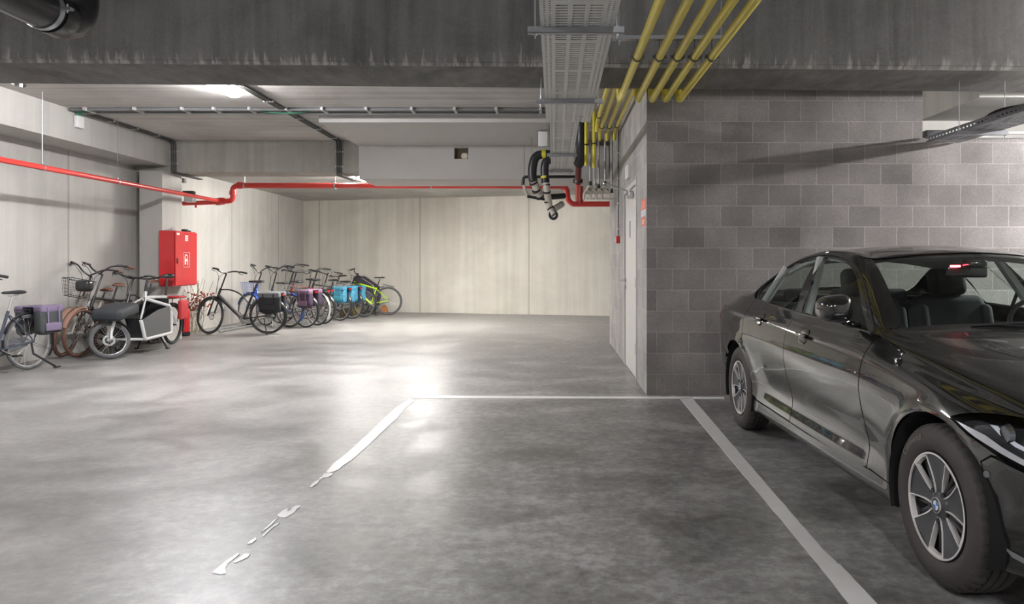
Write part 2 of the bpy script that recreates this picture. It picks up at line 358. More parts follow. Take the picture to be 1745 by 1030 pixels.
def relp(o,leaf,root):
    o.parent=leaf; o.matrix_parent_inverse=(Matrix.Translation(root.location)@leaf.matrix_parent_inverse).inverted(); return o
mb=MB(); mb.cyl((XC-.01,9.44,1.10),(XC+.004,9.44,1.10),.026); mb.tube(bendpath([(XC,9.44,1.10),(XC-.055,9.44,1.10),(XC-.055,9.31,1.10)],.02),.010); relp(mb.build('door_handle',m_chr),leaf,d)
mb=MB(); mb.cyl((XC-.012,9.44,1.01),(XC+.004,9.44,1.01),.024); mb.bb(XC-.02,XC-.01,9.435,9.445,.99,1.015); relp(mb.build('lock_cylinder',m_chr),leaf,d)
for z in (.35,1.1,1.9): relp(MB().cyl((XC-.006,8.238,z-.06),(XC-.006,8.238,z+.06),.010).build('hinge',mat('grey hinge',(.35,.35,.35),.4,.6)),leaf,d)
relp(MB().bb(XC-.003,XC+.004,8.90,8.99,1.63,1.83).build('door_plate',mat('grey plate',(.30,.30,.31),.4,.3),smooth=False),leaf,d)
mb=MB(); mb.rbox((XC-.03,8.62,2.12),(.055,.24,.07),.012); relp(mb.build('closer_body',mat('silver closer',(.45,.45,.46),.35,.8)),leaf,d)
mb=MB(); mb.tube([(XC-.03,8.66,2.16),(XC-.22,8.72,2.235)],.009); mb.tube([(XC-.22,8.72,2.235),(XC-.345,8.60,2.255)],.008); mb.cyl((XC-.03,8.66,2.14),(XC-.03,8.66,2.18),.018); relp(mb.build('closer_arm',mat('silver closer',(.45,.45,.46),.35,.8)),leaf,d)
m_white=mat('white plastic',(.78,.78,.77),.4,0,.03)
tag(MB().bb(XC-.03,XC,8.92,9.25,2.36,2.53).build('sign',m_white,smooth=False,bevel=.004),'small blank white sign box on the blocks above the cream door','sign')
m_redp=mat('red orange sign paper',(.80,.16,.10),.5,0,.05)
o=MB().bb(XC-.004,XC+.003,7.37,7.74,1.868,1.972).build('notice',m_redp,smooth=False); tag(o,'red notice, topmost of three on the block wall beside the door','notice')
w=MB()
for k in range(3): w.bb(XC-.0052,XC-.004,7.42,7.69,1.888+.024*k,1.896+.024*k)
w.build('notice_text',mat('faded lettering',(.85,.45,.4),.5),o,smooth=False)
o=MB().bb(XC-.004,XC+.003,7.37,7.74,1.792,1.866).build('notice',mat('white notice paper',(.70,.70,.74),.5,0,.03),smooth=False); tag(o,'white notice between two red notices on the block wall beside the door','notice')
w=MB()
for k in range(4): w.bb(XC-.0052,XC-.004,7.42,7.68-.05*(k%2),1.802+.014*k,1.807+.014*k)
w.build('notice_text',mat('grey lettering',(.40,.40,.46),.5),o,smooth=False)
o=MB().bb(XC-.004,XC+.003,7.43,7.72,1.70,1.788).build('notice',m_redp,smooth=False); tag(o,'smaller red notice, lowest of three on the block wall beside the door','notice')
w=MB(); w.bb(XC-.0052,XC-.004,7.48,7.66,1.72,1.768); w.build('notice_text',mat('faded lettering',(.85,.45,.4),.5),o,smooth=False)
t=thing('fire_call_point','small red fire alarm call point on the blocks left of the door','alarm',(XC,10.33,1.65))
rel(MB().rbox((XC-.026,10.33,1.65),(.056,.10,.10),.008).build('case',mat('red alarm plastic',(.50,.02,.02),.35)),t)
rel(MB().bb(XC-.058,XC-.056,10.30,10.36,1.62,1.68).build('push_plate',m_white,smooth=False),t)
m_gpipe=mat('grey plastic conduit',(.17,.175,.18),.5,0,.06)
m_clip=mat('pale conduit clip',(.50,.50,.49),.5)
def conduit(paths,r,clips,label,name='conduit',m=None,rad=.03,cl=True,seg=8,group=None,clipw=.02):
    t=thing(name,label,'conduit',Vector(paths[0][0]),group=group); ax=MB()
    for p in paths: ax.tube(bendpath(p,rad),r,seg)
    rel(ax.build('tube',m or m_gpipe),t)
    for c,d in clips: rel(MB().box(c,d).build('clip',m_clip,smooth=False,bevel=.002),t)
    return t
conduit([[(XC-.022,10.30,3.37),(XC-.022,10.30,2.5),(XC-.022,10.32,1.70)]],.010,[((XC-.018,10.30,z),(.036,.035,.02)) for z in (3.2,2.87,2.51,2.16,1.80)],'thin grey conduit dropping down the blocks to the red call point')
# ================================================================ RED SPRINKLER / HYDRANT PIPE
m_red=mat('red painted steel pipe',(.60,.035,.028),.3,0,.05,coat=.4)
m_zinc=mat('galvanised steel',(.42,.43,.45),.38,.85,.15,30)
t=thing('red_pipe','long red fire main running along the left wall then across the back','pipe',(-6.2,2.0,2.476))
D=13.6
a=P(375,343,D)
rel(MB().tube([(-6.2,-1,2.476),(-6.19,9,2.476),(a.x,a.y,a.z)],.034,14).build('left_run',m_red),t)
pts=[P(375,343,D),P(393,342,D),P(397,334,D),P(397,322,D),P(404,316.4,D),P(412,316.2,D)]
rel(MB().tube(smoothpath(pts,6),.048,14).build('offset_bend',m_red),t)
for p,dv,l in ((P(378,343,D),(1,0,0),.05),(P(372,344,D),(1,0,0),.04),(P(397,329,D),(0,0,1),.04),(P(409,316,D),(1,0,0),.04)):
    dv=Vector(dv); rel(MB().cyl(p-dv*l,p+dv*l,.066,seg=16).build('coupling',m_red),t)
e1=P(963,317.5,D)
pts=[P(408,316.2,D),P(700,317,D),P(955,317.6,D),P(965,320,D),P(967,330,D),P(968,341,D),P(975,348,D),P(985,348,D),P(1065,348,D)]
rel(MB().tube(bendpath(pts,.1),.050,14).build('back_run',m_red),t)
rel(MB().tube([P(312,347,D),P(374,344.5,D)],.042,12).build('branch',m_red),t)
rel(MB().tube([P(989,250,D-.0),P(989,348,D)],.055,12).build('riser',mat('dark red pipe',(.38,.02,.02),.4)),t)
mb=MB()
for x in (335,): mb.cyl(P(x-1,346,D)-Vector((0,0,.09)),P(x-1,346,D),.02)
rel(mb.build('test_branch',m_red),t)
for D0 in (2.4,4.0,5.6,8.87,10.4):
    if D0 in(5.6,): D0=5.4
    x=-6.2+.0012*D0
    mb=MB(); mb.tube([(-6.195,D0,2.51),(-6.195,D0,3.394 if D0>6.8 else 3.56)],.004,6); mb.lathe([(.036,-.012),(.041,-.012),(.041,.012),(.036,.012)],(-6.195,D0,2.476),'y',20,closed=True); mb.box((-6.195,D0,2.515),(.016,.022,.03))
    rel(mb.build('hanger',m_zinc),t)
for x in (417,571,735):
    c0=P(x,316.5,D); mb=MB(); mb.lathe([(.051,-.014),(.060,-.014),(.060,.014),(.051,.014)],c0,'x',20,closed=True); mb.tube([(c0.x,c0.y,c0.z+.055),(c0.x,c0.y,3.08)],.006,6)
    rel(mb.build('hanger',m_zinc),t)
# flow switch by the column
t=thing('alarm_valve','small grey and black alarm valve on the pipe behind the column','valve',P(324,338,13.3))
c0=P(324,339,13.3)
rel(MB().rbox(c0,(.17,.14,.13),.02).build('valve_body',mat('pale grey plastic',(.45,.45,.45),.4)),t)
rel(MB().rbox(c0+Vector((-.02,0,.11)),(.2,.12,.06),.02).build('valve_cap',m_blackp),t)
rel(MB().cyl(c0,P(326,345,13.6),.012).build('valve_stem',m_zinc),t)
o=MB().rbox(P(313,308,13.25),(.08,.1,.08),.02).build('detector',mat('grey detector',(.3,.3,.3),.5)); tag(o,'tiny grey detector fixed high behind the column','detector')
# ================================================================ CONDUITS ON THE CEILING
def clipsx(D,z,xs,w): return [((x,D,z),(.035,w,.04)) for x in xs]
xs=[P(px,190,9.9).x for px in (157,240,320,373,433,495,555,629,705,777,847,921)]
conduit([[(-6.46,9.78,3.372),(-.12,9.78,3.372)],[(-6.46,9.98,3.365),(-.12,9.98,3.365)]],.021,clipsx(9.87,3.372,xs,.30),'pair of grey conduits crossing the ceiling in front of the lining boards',rad=.02)
conduit([[(-3.66+k*.035,6.95,3.375),(-3.66+k*.035,12.34,3.375),(-3.66+k*.035,12.34,2.80),(-3.60+k*.02,13.1,2.80),(-3.72,13.9,3.03)] for k in (0,1,2)],.013,[((-3.625,y,3.377),(.13,.03,.03)) for y in (7.6,8.4,9.3,10.4,11.2,12.0)]+[((-3.625,12.35,z),(.13,.03,.03)) for z in (3.2,2.95)],'bundle of dark conduits leading from the bright ceiling lamp back to the far beam',m=mat('dark grey conduit',(.07,.07,.065),.5),rad=.06)
conduit([[(-6.45+k*.035,10.0,3.375),(-6.45+k*.035,12.25,3.375),(-6.44+k*.035,12.33,3.34),(-6.44+k*.035,12.34,2.84),(-6.35+k*.03,13.1,2.82)] for k in (0,1,2)],.012,[((-6.415,y,3.377),(.13,.03,.03)) for y in (10.6,11.2,11.8)]+[((-6.405,12.35,z),(.13,.03,.03)) for z in (3.2,3.0)],'bundle of dark conduits following the left beam to the column',m=mat('dark grey conduit',(.07,.07,.065),.5),rad=.05)
mg=mat('green cable sheath',(.03,.22,.12),.5)
t=thing('junction_box','white junction box with green cables on the left beam','junction box',(-6.47,9.98,3.23))
rel(MB().rbox((-6.47,9.98,3.24),(.055,.15,.16),.01).build('box_case',m_white),t)
for k in range(3): rel(MB().tube(smoothpath([(-6.46,9.92+.04*k,3.30),(-6.44,9.92+.04*k,3.36),(-6.36-.03*k,9.96+.02*k,3.378),(-6.22,9.97-.04*k,3.372)],5),.010,6).build('green_cable',mg),t)
tag(MB().tube(smoothpath([(-3.95,9.85,3.37),(-3.75,9.88,3.345),(-3.5,9.9,3.35),(-3.3,9.88,3.375)],6),.012,6).build('cable',mg),'green cable bridging the two conduits where they cross','cable')
conduit([[P(-60,110,7.2),P(20,136,7.5),P(40,145,7.7)]],.030,[(P(17,136,7.5),(.05,.05,.09)),(P(32,141,7.6),(.05,.05,.09))],'short dark pipe with clips just behind the big beam at the far left',m=m_blackp)
# ================================================================ LUMINAIRES
def emis(name,col,s):
    m,nt,b,N,L=newmat(name); setc(b,col=(.8,.8,.8),emit=col,es=s,rough=.5); return m
LAMP=1.0
m_diff=emis('lit diffuser',(.99,.98,1.0),52*LAMP)
m_diff2=emis('lit diffuser warm',(1.0,.975,.93),46*LAMP)
m_diff3=emis('added fill diffuser front',(.98,.975,1.0),36*LAMP)  # for the fill lamps added out of view at the front
m_diff4=emis('lit diffuser right',(1.0,.98,.97),105*LAMP)
def lamp(x,y0,z,label,m=None,L=1.5,w=.16,axis='y'):
    t=thing('luminaire',label,'lamp',(x,y0+L/2 if axis=='y' else y0,z))
    if axis=='y':
        rel(MB().rbox((x,y0+L/2,z+.083),(w*.45,L,.038),.01).build('lamp_housing',mat('pale lamp housing',(.6,.6,.6),.5)),t)
        mb=MB(); seg=16; vs=[];ny=8
        prof=[(w/2*math.cos(R(360*i/seg+22.5)),-.035*math.sin(R(360*i/seg+22.5))) for i in range(seg+1)]
        ys=[(0,.2),(.02,.75),(.06,1),(L-.06,1),(L-.02,.75),(L,.2)]
        for yy,k in ys: vs+=[(x+a*(.6+.4*k)*.97,y0+yy,z+.036+b*k) for a,b in prof]
        fs=[(i*(seg+1)+j,i*(seg+1)+j+1,(i+1)*(seg+1)+j+1,(i+1)*(seg+1)+j) for i in range(len(ys)-1) for j in range(seg)]
        mb.add(vs,fs); rel(mb.build('diffuser',m or m_diff),t)
    return t
lamp(-3.82,7.25,ZC-.10,'brightly lit long lamp on the ceiling behind the big beam',L=1.55)
lamp(-3.86,13.7,2.983,'lit lamp of which only the far end shows under the far beam',m_diff2,L=1.35)
lamp(-2.75,14.6,2.983,'lit lamp hidden above the back of the lining boards',m_diff2)
lamp(-3.82,1.2,3.463,'unseen added fill lamp on the front ceiling to the left above the viewer',m_diff3)  # added out of view to light the near floor
lamp(-3.6,-4.2,3.463,'unseen added fill lamp on the ceiling far behind the viewer on the left',m_diff3)  # unseen, added as fill from behind
lamp(.6,-2.6,3.463,'unseen added fill lamp on the ceiling behind the viewer',m_diff3)  # unseen lamp added to light the block wall frontally
lamp(6.2,5.35,2.855,'lit lamp fixed under the big beam to the right of the black car',m_diff4)
lamp(3.0,7.75,3.294,'dim lit lamp behind the block wall beside its low end',emis('dim lit diffuser',(1,.96,.9),6.5),L=.5)
lamp(5.0,-2.6,3.463,'unseen added fill lamp on the ceiling behind the viewer on the right',m_diff3)  # added out of view to brighten the right front area
# ================================================================ YELLOW PIPES
m_yel=mat('yellow painted gas pipe',(.76,.63,.09),.35,0,.06,coat=.3)
m_yd=mat('dark yellow painted pipe',(.62,.53,.07),.4,0,.06)
m_black=mat('black rubber',(.018,.018,.018),.6)
zp=2.889; XP=[.631,.800,.938,1.068,1.200]
nm=['leftmost','second from the left','middle','second from the right','rightmost']
for i,x in enumerate(XP):
    t=thing('yellow_pipe',f'{nm[i]} of the five thick yellow pipes that pass under the big beam','pipe',(x,4.0,zp),group='thick yellow pipes under the beam')
    path=[(x,.6,zp),(x,5,zp)]+bendpath([(x,6.9,zp),(x,7.10,zp),(x,7.10,3.05)],.09)+[(x,7.10,ZC)]
    rel(MB().tube(path,.0315,16).build('tube',m_yel),t)
    mb=MB(); mb.lathe([(.032,-.014),(.0385,-.014),(.0385,.014),(.032,.014)],(x,5.59,zp),'y',24,closed=True)
    for s in(-1,1): mb.box((x+s*.045,5.59,zp),(.016,.016,.022))
    mb.tube([(x,5.59,zp+.036),(x,5.59,3.02)],.005,6)
    rel(mb.build('pipe_clamp',mat('dark steel clamp',(.10,.10,.10),.4,.7)),t)
    rel(MB().lathe([(.0318,-.10),(.0335,-.098),(.0335,.0),(.0318,.002)],(x,7.02,zp),'y',20).build('elbow_socket',m_yd),t)
t=thing('strut_channel','grey steel strut holding the five thick yellow pipes','strut',(.9,5.60,3.02))
rel(MB().bb(.44,1.30,5.57,5.63,3.02,3.05).build('channel',m_zinc,smooth=False,bevel=.003),t)
for x in(.49,1.27): rel(MB().tube([(x,5.6,2.98),(x,5.6,3.56)],.005,6).build('threaded_rod',m_zinc),t); 
for x in(.49,1.27): rel(MB().cyl((x,5.6,3.0),(x,5.6,3.02),.012,seg=6).build('nut',m_zinc),t)
FX=[.562,.643,.742,.845]; fl=['leftmost','second from the left','third from the left','rightmost']
for i,x in enumerate(FX):
    t=thing('yellow_pipe',f'{fl[i]} of the four thinner yellow pipes high up along the door wall','pipe',(x,7.4,3.176),group='thin yellow pipes along the door wall')
    De=[9.5,10.2,10.2,10.15][i]
    rel(MB().tube(bendpath([(x,7.2,3.176),(x,De+.12,3.176),(x-.005,De+.16,3.05)],.06),.027,12).build('tube',m_yel),t)
    rel(MB().lathe([(.028,-.012),(.034,-.012),(.034,.012),(.028,.012)],(x,De-.25,3.176),'y',16,closed=True).build('pipe_clamp',m_black),t)
for (px,y0,y1,lb) in ((999,209,283,'yellow pipe dropping straight down right behind the black insulated riser'),(1012.6,207,287,'yellow pipe dropping straight down, right of the other vertical yellow pipe')):
    D=10.0; t=thing('yellow_pipe',lb,'pipe',P(px,y1,D))
    rel(MB().tube([P(px,y0-20,D),P(px,y1,D)],.025,12).build('tube',mat('bright yellow pipe',(.70,.60,.03),.35)),t)
    rel(MB().lathe([(.026,-.01),(.029,-.01),(.029,.01),(.026,.01)],P(px,y0+38,D),'z',14,closed=True).build('pipe_clamp',m_black),t)
    if px>1005: rel(MB().tube([P(px,y1,D),P(px+.6,316,D)],.013,8).build('lower_tube',m_zinc),t)
gl=['leftmost','second','third','fourth']
m_gp=mat('grey steel pipe',(.33,.33,.33),.4,.5,.08)
for i,(px,yb) in enumerate(((1006,313),(1020,318),(1031.3,313),(1042.3,326))):
    D=10.35; t=thing('steel_pipe',f'{gl[i]} of four slim grey pipes dropping between the pipe cluster and door wall','pipe',P(px,yb,D),group='slim grey vertical pipes')
    rel(MB().tube([P(px,225,D),P(px,yb,D)],.0145,10).build('tube',m_gp),t)
    rel(MB().tube([P(px,yb-4,D),P(px,yb+3,D)],[.016,.026],10).build('boot',m_black),t)
m_cream=mat('cream plastic fitting',(.55,.52,.46),.45,0,.08)
pf=[('leftmost',1003,1),('second',1014,2),('third',1024,3),('rightmost',1034,4)]
for nm_,px,k in pf:
    D=10.5; t=thing('valve',f'{nm_} of four small cream valves under the slim grey pipes','valve',P(px,325,D),group='small cream valves')
    rel(MB().tube(bendpath([P(px+3,314,D-.1),P(px-2,321,D),P(px-8,331,D+.2),P(px-8,340,D+.2)],.04),.019,10).build('valve_body',m_cream),t)
    rel(MB().lathe([(.02,-.008),(.028,-.008),(.028,.008),(.02,.008)],P(px-5,327,D+.1),'x',12,closed=True).build('ring',m_zinc),t)
    rel(MB().tube([P(px-2,321,D),P(px+4,325,D-.05)],.006,6).build('lever',m_black),t)
for y,lb in ((322,'upper'),(338.5,'lower')):
    o=MB().tube([P(1000,y,10.9),P(1060,y+.3,10.9)],.015,8).build('steel_pipe',m_cream); tag(o,f'{lb} of two thin pale pipes running level into the block wall','pipe','thin level pipes')
# ================================================================ BLACK INSULATED PIPES
m_ins=mat('black foam insulation',(.022,.022,.025),.35,0,.15)
m_yl=mat('yellow tape label',(.75,.65,.05),.5)
def insul(label,path,r,cpath,bands,tape=None,flange=None,D=11.2):
    t=thing('insulated_pipe',label,'pipe',P(*path[0],D))
    rel(MB().tube(smoothpath([P(x,y,D) for x,y in path],6),r,16).build('insulation',m_ins),t)
    pts=[P(x,y,D+d) for x,y,d in cpath]
    rel(MB().tube(smoothpath(pts,5),r*.86,14).build('fitting',m_cream),t)
    for (x,y,d) in bands:
        q=min(range(len(pts)-1),key=lambda i:(pts[i]-P(x,y,D+d)).length); dr=(pts[q+1]-pts[q]).normalized(); c=P(x,y,D+d)
        rel(MB().tube([c-dr*.012,c+dr*.012],r*.95,16).build('band',m_black),t)
    if tape:
        a,b=[P(x,y,D) for x,y in tape]; rel(MB().tube([a,b],r*1.02,16).build('tape',m_yl),t)
    if flange:
        c=P(*flange,D+.1); rel(MB().lathe([(.035,-.03),(.075,-.03),(.075,.03),(.035,.03)],c,'y',20,closed=True).build('flange',m_ins),t)
    return t
insul('fat black insulated pipe, the outer bend beside the cable tray',[(944,264),(925,263),(913,268),(908,282),(907,298),(909,309)],.068,[(909,309,0),(914,320,.05),(922,336,.15)],[(909,312,0),(914,325,.05),(920,336,.12)],tape=((923,263),(930,263)))
insul('fat black insulated pipe, the inner bend under the cable tray',[(944,273),(934,273),(929,280),(928,295),(930,312)],.062,[(930,312,0),(932,325,.0),(935,345,.1),(938,358,.12),(944,366,.1)],[(931,316,0),(932,327,0),(934,344,.1),(938,356,.12)],tape=((928,300),(928.5,304)),flange=(943,367))
o=MB().tube(bendpath([P(985,301.5,11.6),P(892,301.5,11.6),P(891,316,11.6)],.05),.024,10).build('insulated_pipe',m_ins); tag(o,'thin black insulated pipe running level across in front of the lining board','pipe')
o=MB().tube(smoothpath([P(893,316,11.6),P(895,325,11.6),P(901,334,11.7)],4),.026,10).build('pipe_fitting',m_cream); tag(o,'small cream fitting under the end of the thin black pipe','pipe')
for a,b,lb,rr in (((899,335),(928,340),'black bar under the outer fat black pipe',.022),((936,336),(962,334),'short thick black pipe between the pipe cluster and the red pipe',.045),((945,356),(958,348),'short cream pipe end near the black flange',.05)):
    o=MB().tube([P(*a,11.35),P(*b,11.5)],rr,12).build('pipe_fitting',m_cream if 'cream' in lb else m_ins); tag(o,lb,'pipe')
t=thing('insulated_riser','tall thick black riser with a dark red lower half beside the vertical yellow pipes','pipe',P(990,300,10.6))
rel(MB().tube(smoothpath([P(991,200,10.3),P(991,240,10.3),P(990,268,10.4),P(986,280,10.5)],5),[.085]*11+[.08,.07,.06,.05,.05] if False else .075,16).build('insulation',m_ins),t)
rel(MB().tube([P(986,278,10.5),P(985,312,10.7)],.045,14).build('lower_tube',mat('maroon pipe',(.13,.03,.025),.35)),t)
rel(MB().lathe([(.02,-.03),(.07,-.03),(.07,.03),(.02,.03)],P(985,309,10.7),'z',18,closed=True).build('flange',m_ins),t)
rel(MB().tube([P(985,312,10.7),P(984,340,11.2)],.04,14).build('red_end',m_red),t)
t=thing('drain_pipe','big black drain pipe with a steel clamp in the top left corner','pipe',(-2.61,3.9,2.61))
path=[(-2.61,1.4,2.61),(-2.61,3.0,2.61)]+bendpath([(-2.61,3.55,2.61),(-2.61,4.02,2.61),(-2.61,4.02,3.0)],.16,8)+[(-2.61,4.02,3.56)]
rel(MB().tube(path,.100,28).build('tube',mat('glossy black plastic pipe',(.012,.012,.013),.28)),t)
rel(MB().lathe([(.101,-.06),(.108,-.06),(.108,.04),(.101,.05)],(-2.61,3.84,2.61),'y',32).build('socket',mat('glossy black plastic pipe',(.012,.012,.013),.28)),t)
mb=MB(); mb.lathe([(.101,-.016),(.106,-.016),(.106,.016),(.101,.016)],(-2.61,3.74,2.61),'y',32,closed=True)
for s in (-1,1): mb.box((-2.61+s*.125,3.74,2.61),(.05,.03,.012)); mb.cyl((-2.61+s*.125,3.74,2.59),(-2.61+s*.125,3.74,2.635),.006,seg=6)
mb.tube([(-2.61,3.74,2.715),(-2.61,3.74,3.56)],.006,6)
rel(mb.build('pipe_clamp',m_zinc),t)
# ================================================================ CABLE TRAYS
m_tray=mat('galvanised cable tray',(.62,.62,.61),.42,.35,.10,25)
def tray(label,x0,x1,y0,y1,z,hs,pitch,name='cable_tray',slots=True,m=None):
    m=m or m_tray
    t=thing(name,label,'cable tray',((x0+x1)/2,y0,z)); w=x1-x0; th=.002; mb=MB()
    if w>.35: cols=[(0,.02,1),(.02,.033,0),(.033,.052,1),(.052,.065,0),(.065,.09,1)]
    else: cols=[(0,.015,1),(.015,.027,0),(.027,.045,1)]
    e=cols[-1][1]; mid=w-2*e; ns=3 if w>.35 else 2; web=.028; sl=(mid-(ns-1)*web)/ns
    xs=list(cols)
    for k in range(ns):
        a=e+k*(sl+web); xs.append((a,a+sl,2))
        if k<ns-1: xs.append((a+sl,a+sl+web,1))
    xs+=[(w-b,w-a,k) for a,b,k in cols]
    for a,b,k in xs:
        if k==1: mb.bb(x0+a,x0+b,y0,y1,z,z+th)
        else:
            pt=pitch if k==0 else pitch*1.5; op=.6 if k==0 else .45
            n=int((y1-y0)/pt)
            for j in range(n):
                ya=y0+j*pt
                if k==2 and j%16==0: mb.bb(x0+a,x0+b,ya,ya+pt,z,z+th)
                else: mb.bb(x0+a,x0+b,ya,ya+pt*(1-op),z,z+th)
    rel(mb.build('tray_bottom',m,smooth=False),t)
    for s,x in ((-1,x0),(1,x1)):
        mb=MB(); pt=pitch*1.6; n=int((y1-y0)/pt)
        mb.bb(x-.001,x+.001,y0,y1,z,z+hs*.35); mb.bb(x-.001,x+.001,y0,y1,z+hs*.6,z+hs); mb.bb(x-(.012 if s>0 else 0),x+(.012 if s<0 else 0),y0,y1,z+hs,z+hs+.002)
        for j in range(n): mb.bb(x-.001,x+.001,y0+j*pt,y0+j*pt+pt*.5,z+hs*.35,z+hs*.6)
        rel(mb.build('side_rail',m,smooth=False),t)
    return t
ZT=1.31+1.37*1.06
tray('wide perforated steel cable tray hanging under the beam towards the viewer',-.085,.365,2.6,7.52,ZT,.06,.030)
tray('narrower steel cable tray continuing behind the wide one to the pipe cluster',-.05,.25,7.45,11.6,ZT+.004,.05,.040)
def hanger(D,x0,x1,z,label,zt,zr=None):
    t=thing('tray_hanger',label,'hanger',((x0+x1)/2,D,z),group='cable tray hangers')
    mb=MB(); mb.bb(x0,x1,D-.02,D+.02,z-.041,z-.038); mb.bb(x0,x1,D-.02,D-.017,z-.041,z); mb.bb(x0,x1,D+.017,D+.02,z-.041,z)
    rel(mb.build('crossbar',m_zinc,smooth=False),t)
    for x in (x0+.045,x1-.045):
        rel(MB().tube([(x,D,z-.07),(x,D,zt)],.005,6).build('threaded_rod',m_zinc),t)
        mb=MB(); mb.cyl((x,D,z-.052),(x,D,z-.041),.012,seg=6); mb.cyl((x,D,z-.003),(x,D,z+.008),.012,seg=6); rel(mb.build('nut',m_zinc),t)
hanger(4.50,-.165,.425,ZT,'nearest crossbar under the wide cable tray',3.56)
hanger(6.46,-.165,.425,ZT,'crossbar under the wide cable tray just below the big beam',2.958)
hanger(9.65,-.10,.30,ZT,'crossbar under the narrow cable tray in front of the pipe cluster',3.39)
hanger(11.3,-.09,.29,ZT,'farthest crossbar near the end of the narrow cable tray',3.39)
# cables lying in the tray
for k,(x,lb) in enumerate(((.02,'leftmost'),(.10,'middle'),(.20,'rightmost'))):
    o=MB().tube([(x,2.6,ZT+.018),(x+.01,5,ZT+.018),(x,7.4,ZT+.018),(x*.8,11.4,ZT+.022)],.013,8).build('cable',mat('dark cable',(.05,.05,.05),.5)); tag(o,f'{lb} of three dark cables lying in the cable tray','cable','cables in the tray')
tag(MB().rbox(P(925.5,237.5,10.9),(.14,.10,.22),.01).build('junction_box',m_white),'white box hanging just left of the narrow cable tray','junction box')
# vertical cables / thin rods in front of lining
for px,y0,y1,lb in ((893.5,248,302,'left'),(906.5,236,262,'right')):
    D=11.3; o=MB().tube([P(px,y0-2,D),P(px,y1,D)],.005,6).build('threaded_rod',m_zinc); tag(o,f'{lb} thin steel rod holding the black pipes before the lining board','rod','rods before the lining')
# second tray, right
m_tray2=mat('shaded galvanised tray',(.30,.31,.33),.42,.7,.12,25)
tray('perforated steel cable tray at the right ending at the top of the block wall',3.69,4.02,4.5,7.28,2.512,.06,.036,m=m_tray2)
t=thing('cable_bundle','bundle of pale cables lying in the right hand cable tray','cables',(3.85,5.5,2.55))
for k in range(5):
    x=3.74+.05*k; rel(MB().tube(smoothpath([(x,4.5,2.535),(x+.01,5.6,2.555+.01*(k%2)),(x,6.2,2.60),(x+.02,6.6,2.54),(x,7.2,2.53)],5),.016,8).build('cable',mat('pale cable',(.45,.45,.45),.35) if k%2 else m_black),t)
t=thing('tray_hanger','hanger of the perforated tray at the right','hanger',(3.85,6.6,2.5))
rel(MB().bb(3.62,4.07,6.58,6.62,2.47,2.508).build('crossbar',m_zinc,smooth=False),t)
for x in (3.64,4.05): rel(MB().tube([(x,6.6,2.45),(x,6.6,2.958)],.005,6).build('threaded_rod',m_zinc),t)
o=MB().tube([(4.05,7.22,2.60),(8,7.22,2.60)],.016,8).build('conduit',mat('light grey conduit',(.42,.42,.42),.5)); tag(o,'pale conduit running along the top of the low block wall at the right','conduit')
tag(MB().rbox((4.27,8.3,2.75),(.22,.2,.12),.01).build('junction_box',m_blackp),'dark box in the opening above the low block wall','junction box')
# ================================================================ HOSE CABINET
m_cab=mat('red enamelled steel',(.60,.015,.02),.22,0,.03,coat=.6)
t=thing('hose_cabinet','red fire hose cabinet mounted on the side of the concrete column','cabinet',(-6.365,12.42,.94))
rel(MB().bb(-6.499,-6.26,12.05,12.80,.94,1.86).build('cabinet_body',m_cab,smooth=False,bevel=.006),t)
dr=rel(MB().bb(-6.258,-6.232,12.07,12.79,.955,1.845).build('cabinet_door',m_cab,smooth=False,bevel=.006),t)
def relc(o): o.parent=dr; o.matrix_parent_inverse=(Matrix.Translation(t.location)@dr.matrix_parent_inverse).inverted(); return o
mw=mat('white decal',(.85,.80,.78),.5)
mb=MB(); x=-6.2305
mb.bb(x-.001,x,12.10,12.19,1.79,1.825)
for k in range(3): mb.bb(x-.001,x,12.37,12.47,1.70+.035*k,1.722+.035*k)
relc(mb.build('label',mw,smooth=False))
mb=MB()
for (a,b,c,d_) in ((12.33,12.53,1.500,1.506),(12.33,12.53,1.254,1.26),(12.33,12.336,1.254,1.506),(12.524,12.53,1.254,1.506)): mb.bb(x-.001,x,a,b,c,d_)
mb.lathe([(.035,-.0005),(.052,-.0005),(.052,.0005),(.035,.0005)],(x,12.41,1.42),'x',20,closed=True); mb.bb(x-.001,x,12.40,12.47,1.36,1.375); mb.bb(x-.001,x,12.45,12.47,1.29,1.37); mb.bb(x-.001,x,12.36,12.40,1.30,1.40)
relc(mb.build('hose_reel_symbol',mw,smooth=False))
relc(MB().rbox((-6.226,12.12,1.36),(.012,.03,.09),.004).build('latch',m_blackp))
random.seed(3)
vs=[];n=9
mb=MB()
for i in range(n):
    for j in range(7): vs.append((-6.45+.15*j/6+random.uniform(-.012,.012),12.12+.28*i/(n-1)+random.uniform(-.015,.015),1.862+.055*math.sin(math.pi*i/(n-1))*math.sin(math.pi*j/6)*random.uniform(.5,1.2)+.002))
mb.add(vs,[(i*7+j,i*7+j+1,(i+1)*7+j+1,(i+1)*7+j) for i in range(n-1) for j in range(6)])
tag(mb.build('plastic_sheet',mat('crumpled pale plastic',(.55,.55,.56),.3),smooth=False),'crumpled pale plastic sheet lying on the red cabinet','plastic')
mb=MB(); mb.ell((-6.36,12.62,1.885),(.05,.075,.025),e=.8); mb.ell((-6.34,12.72,1.875),(.035,.05,.016)); tag(mb.build('glove',m_blackp),'dark crumpled glove lying on the red cabinet','glove')
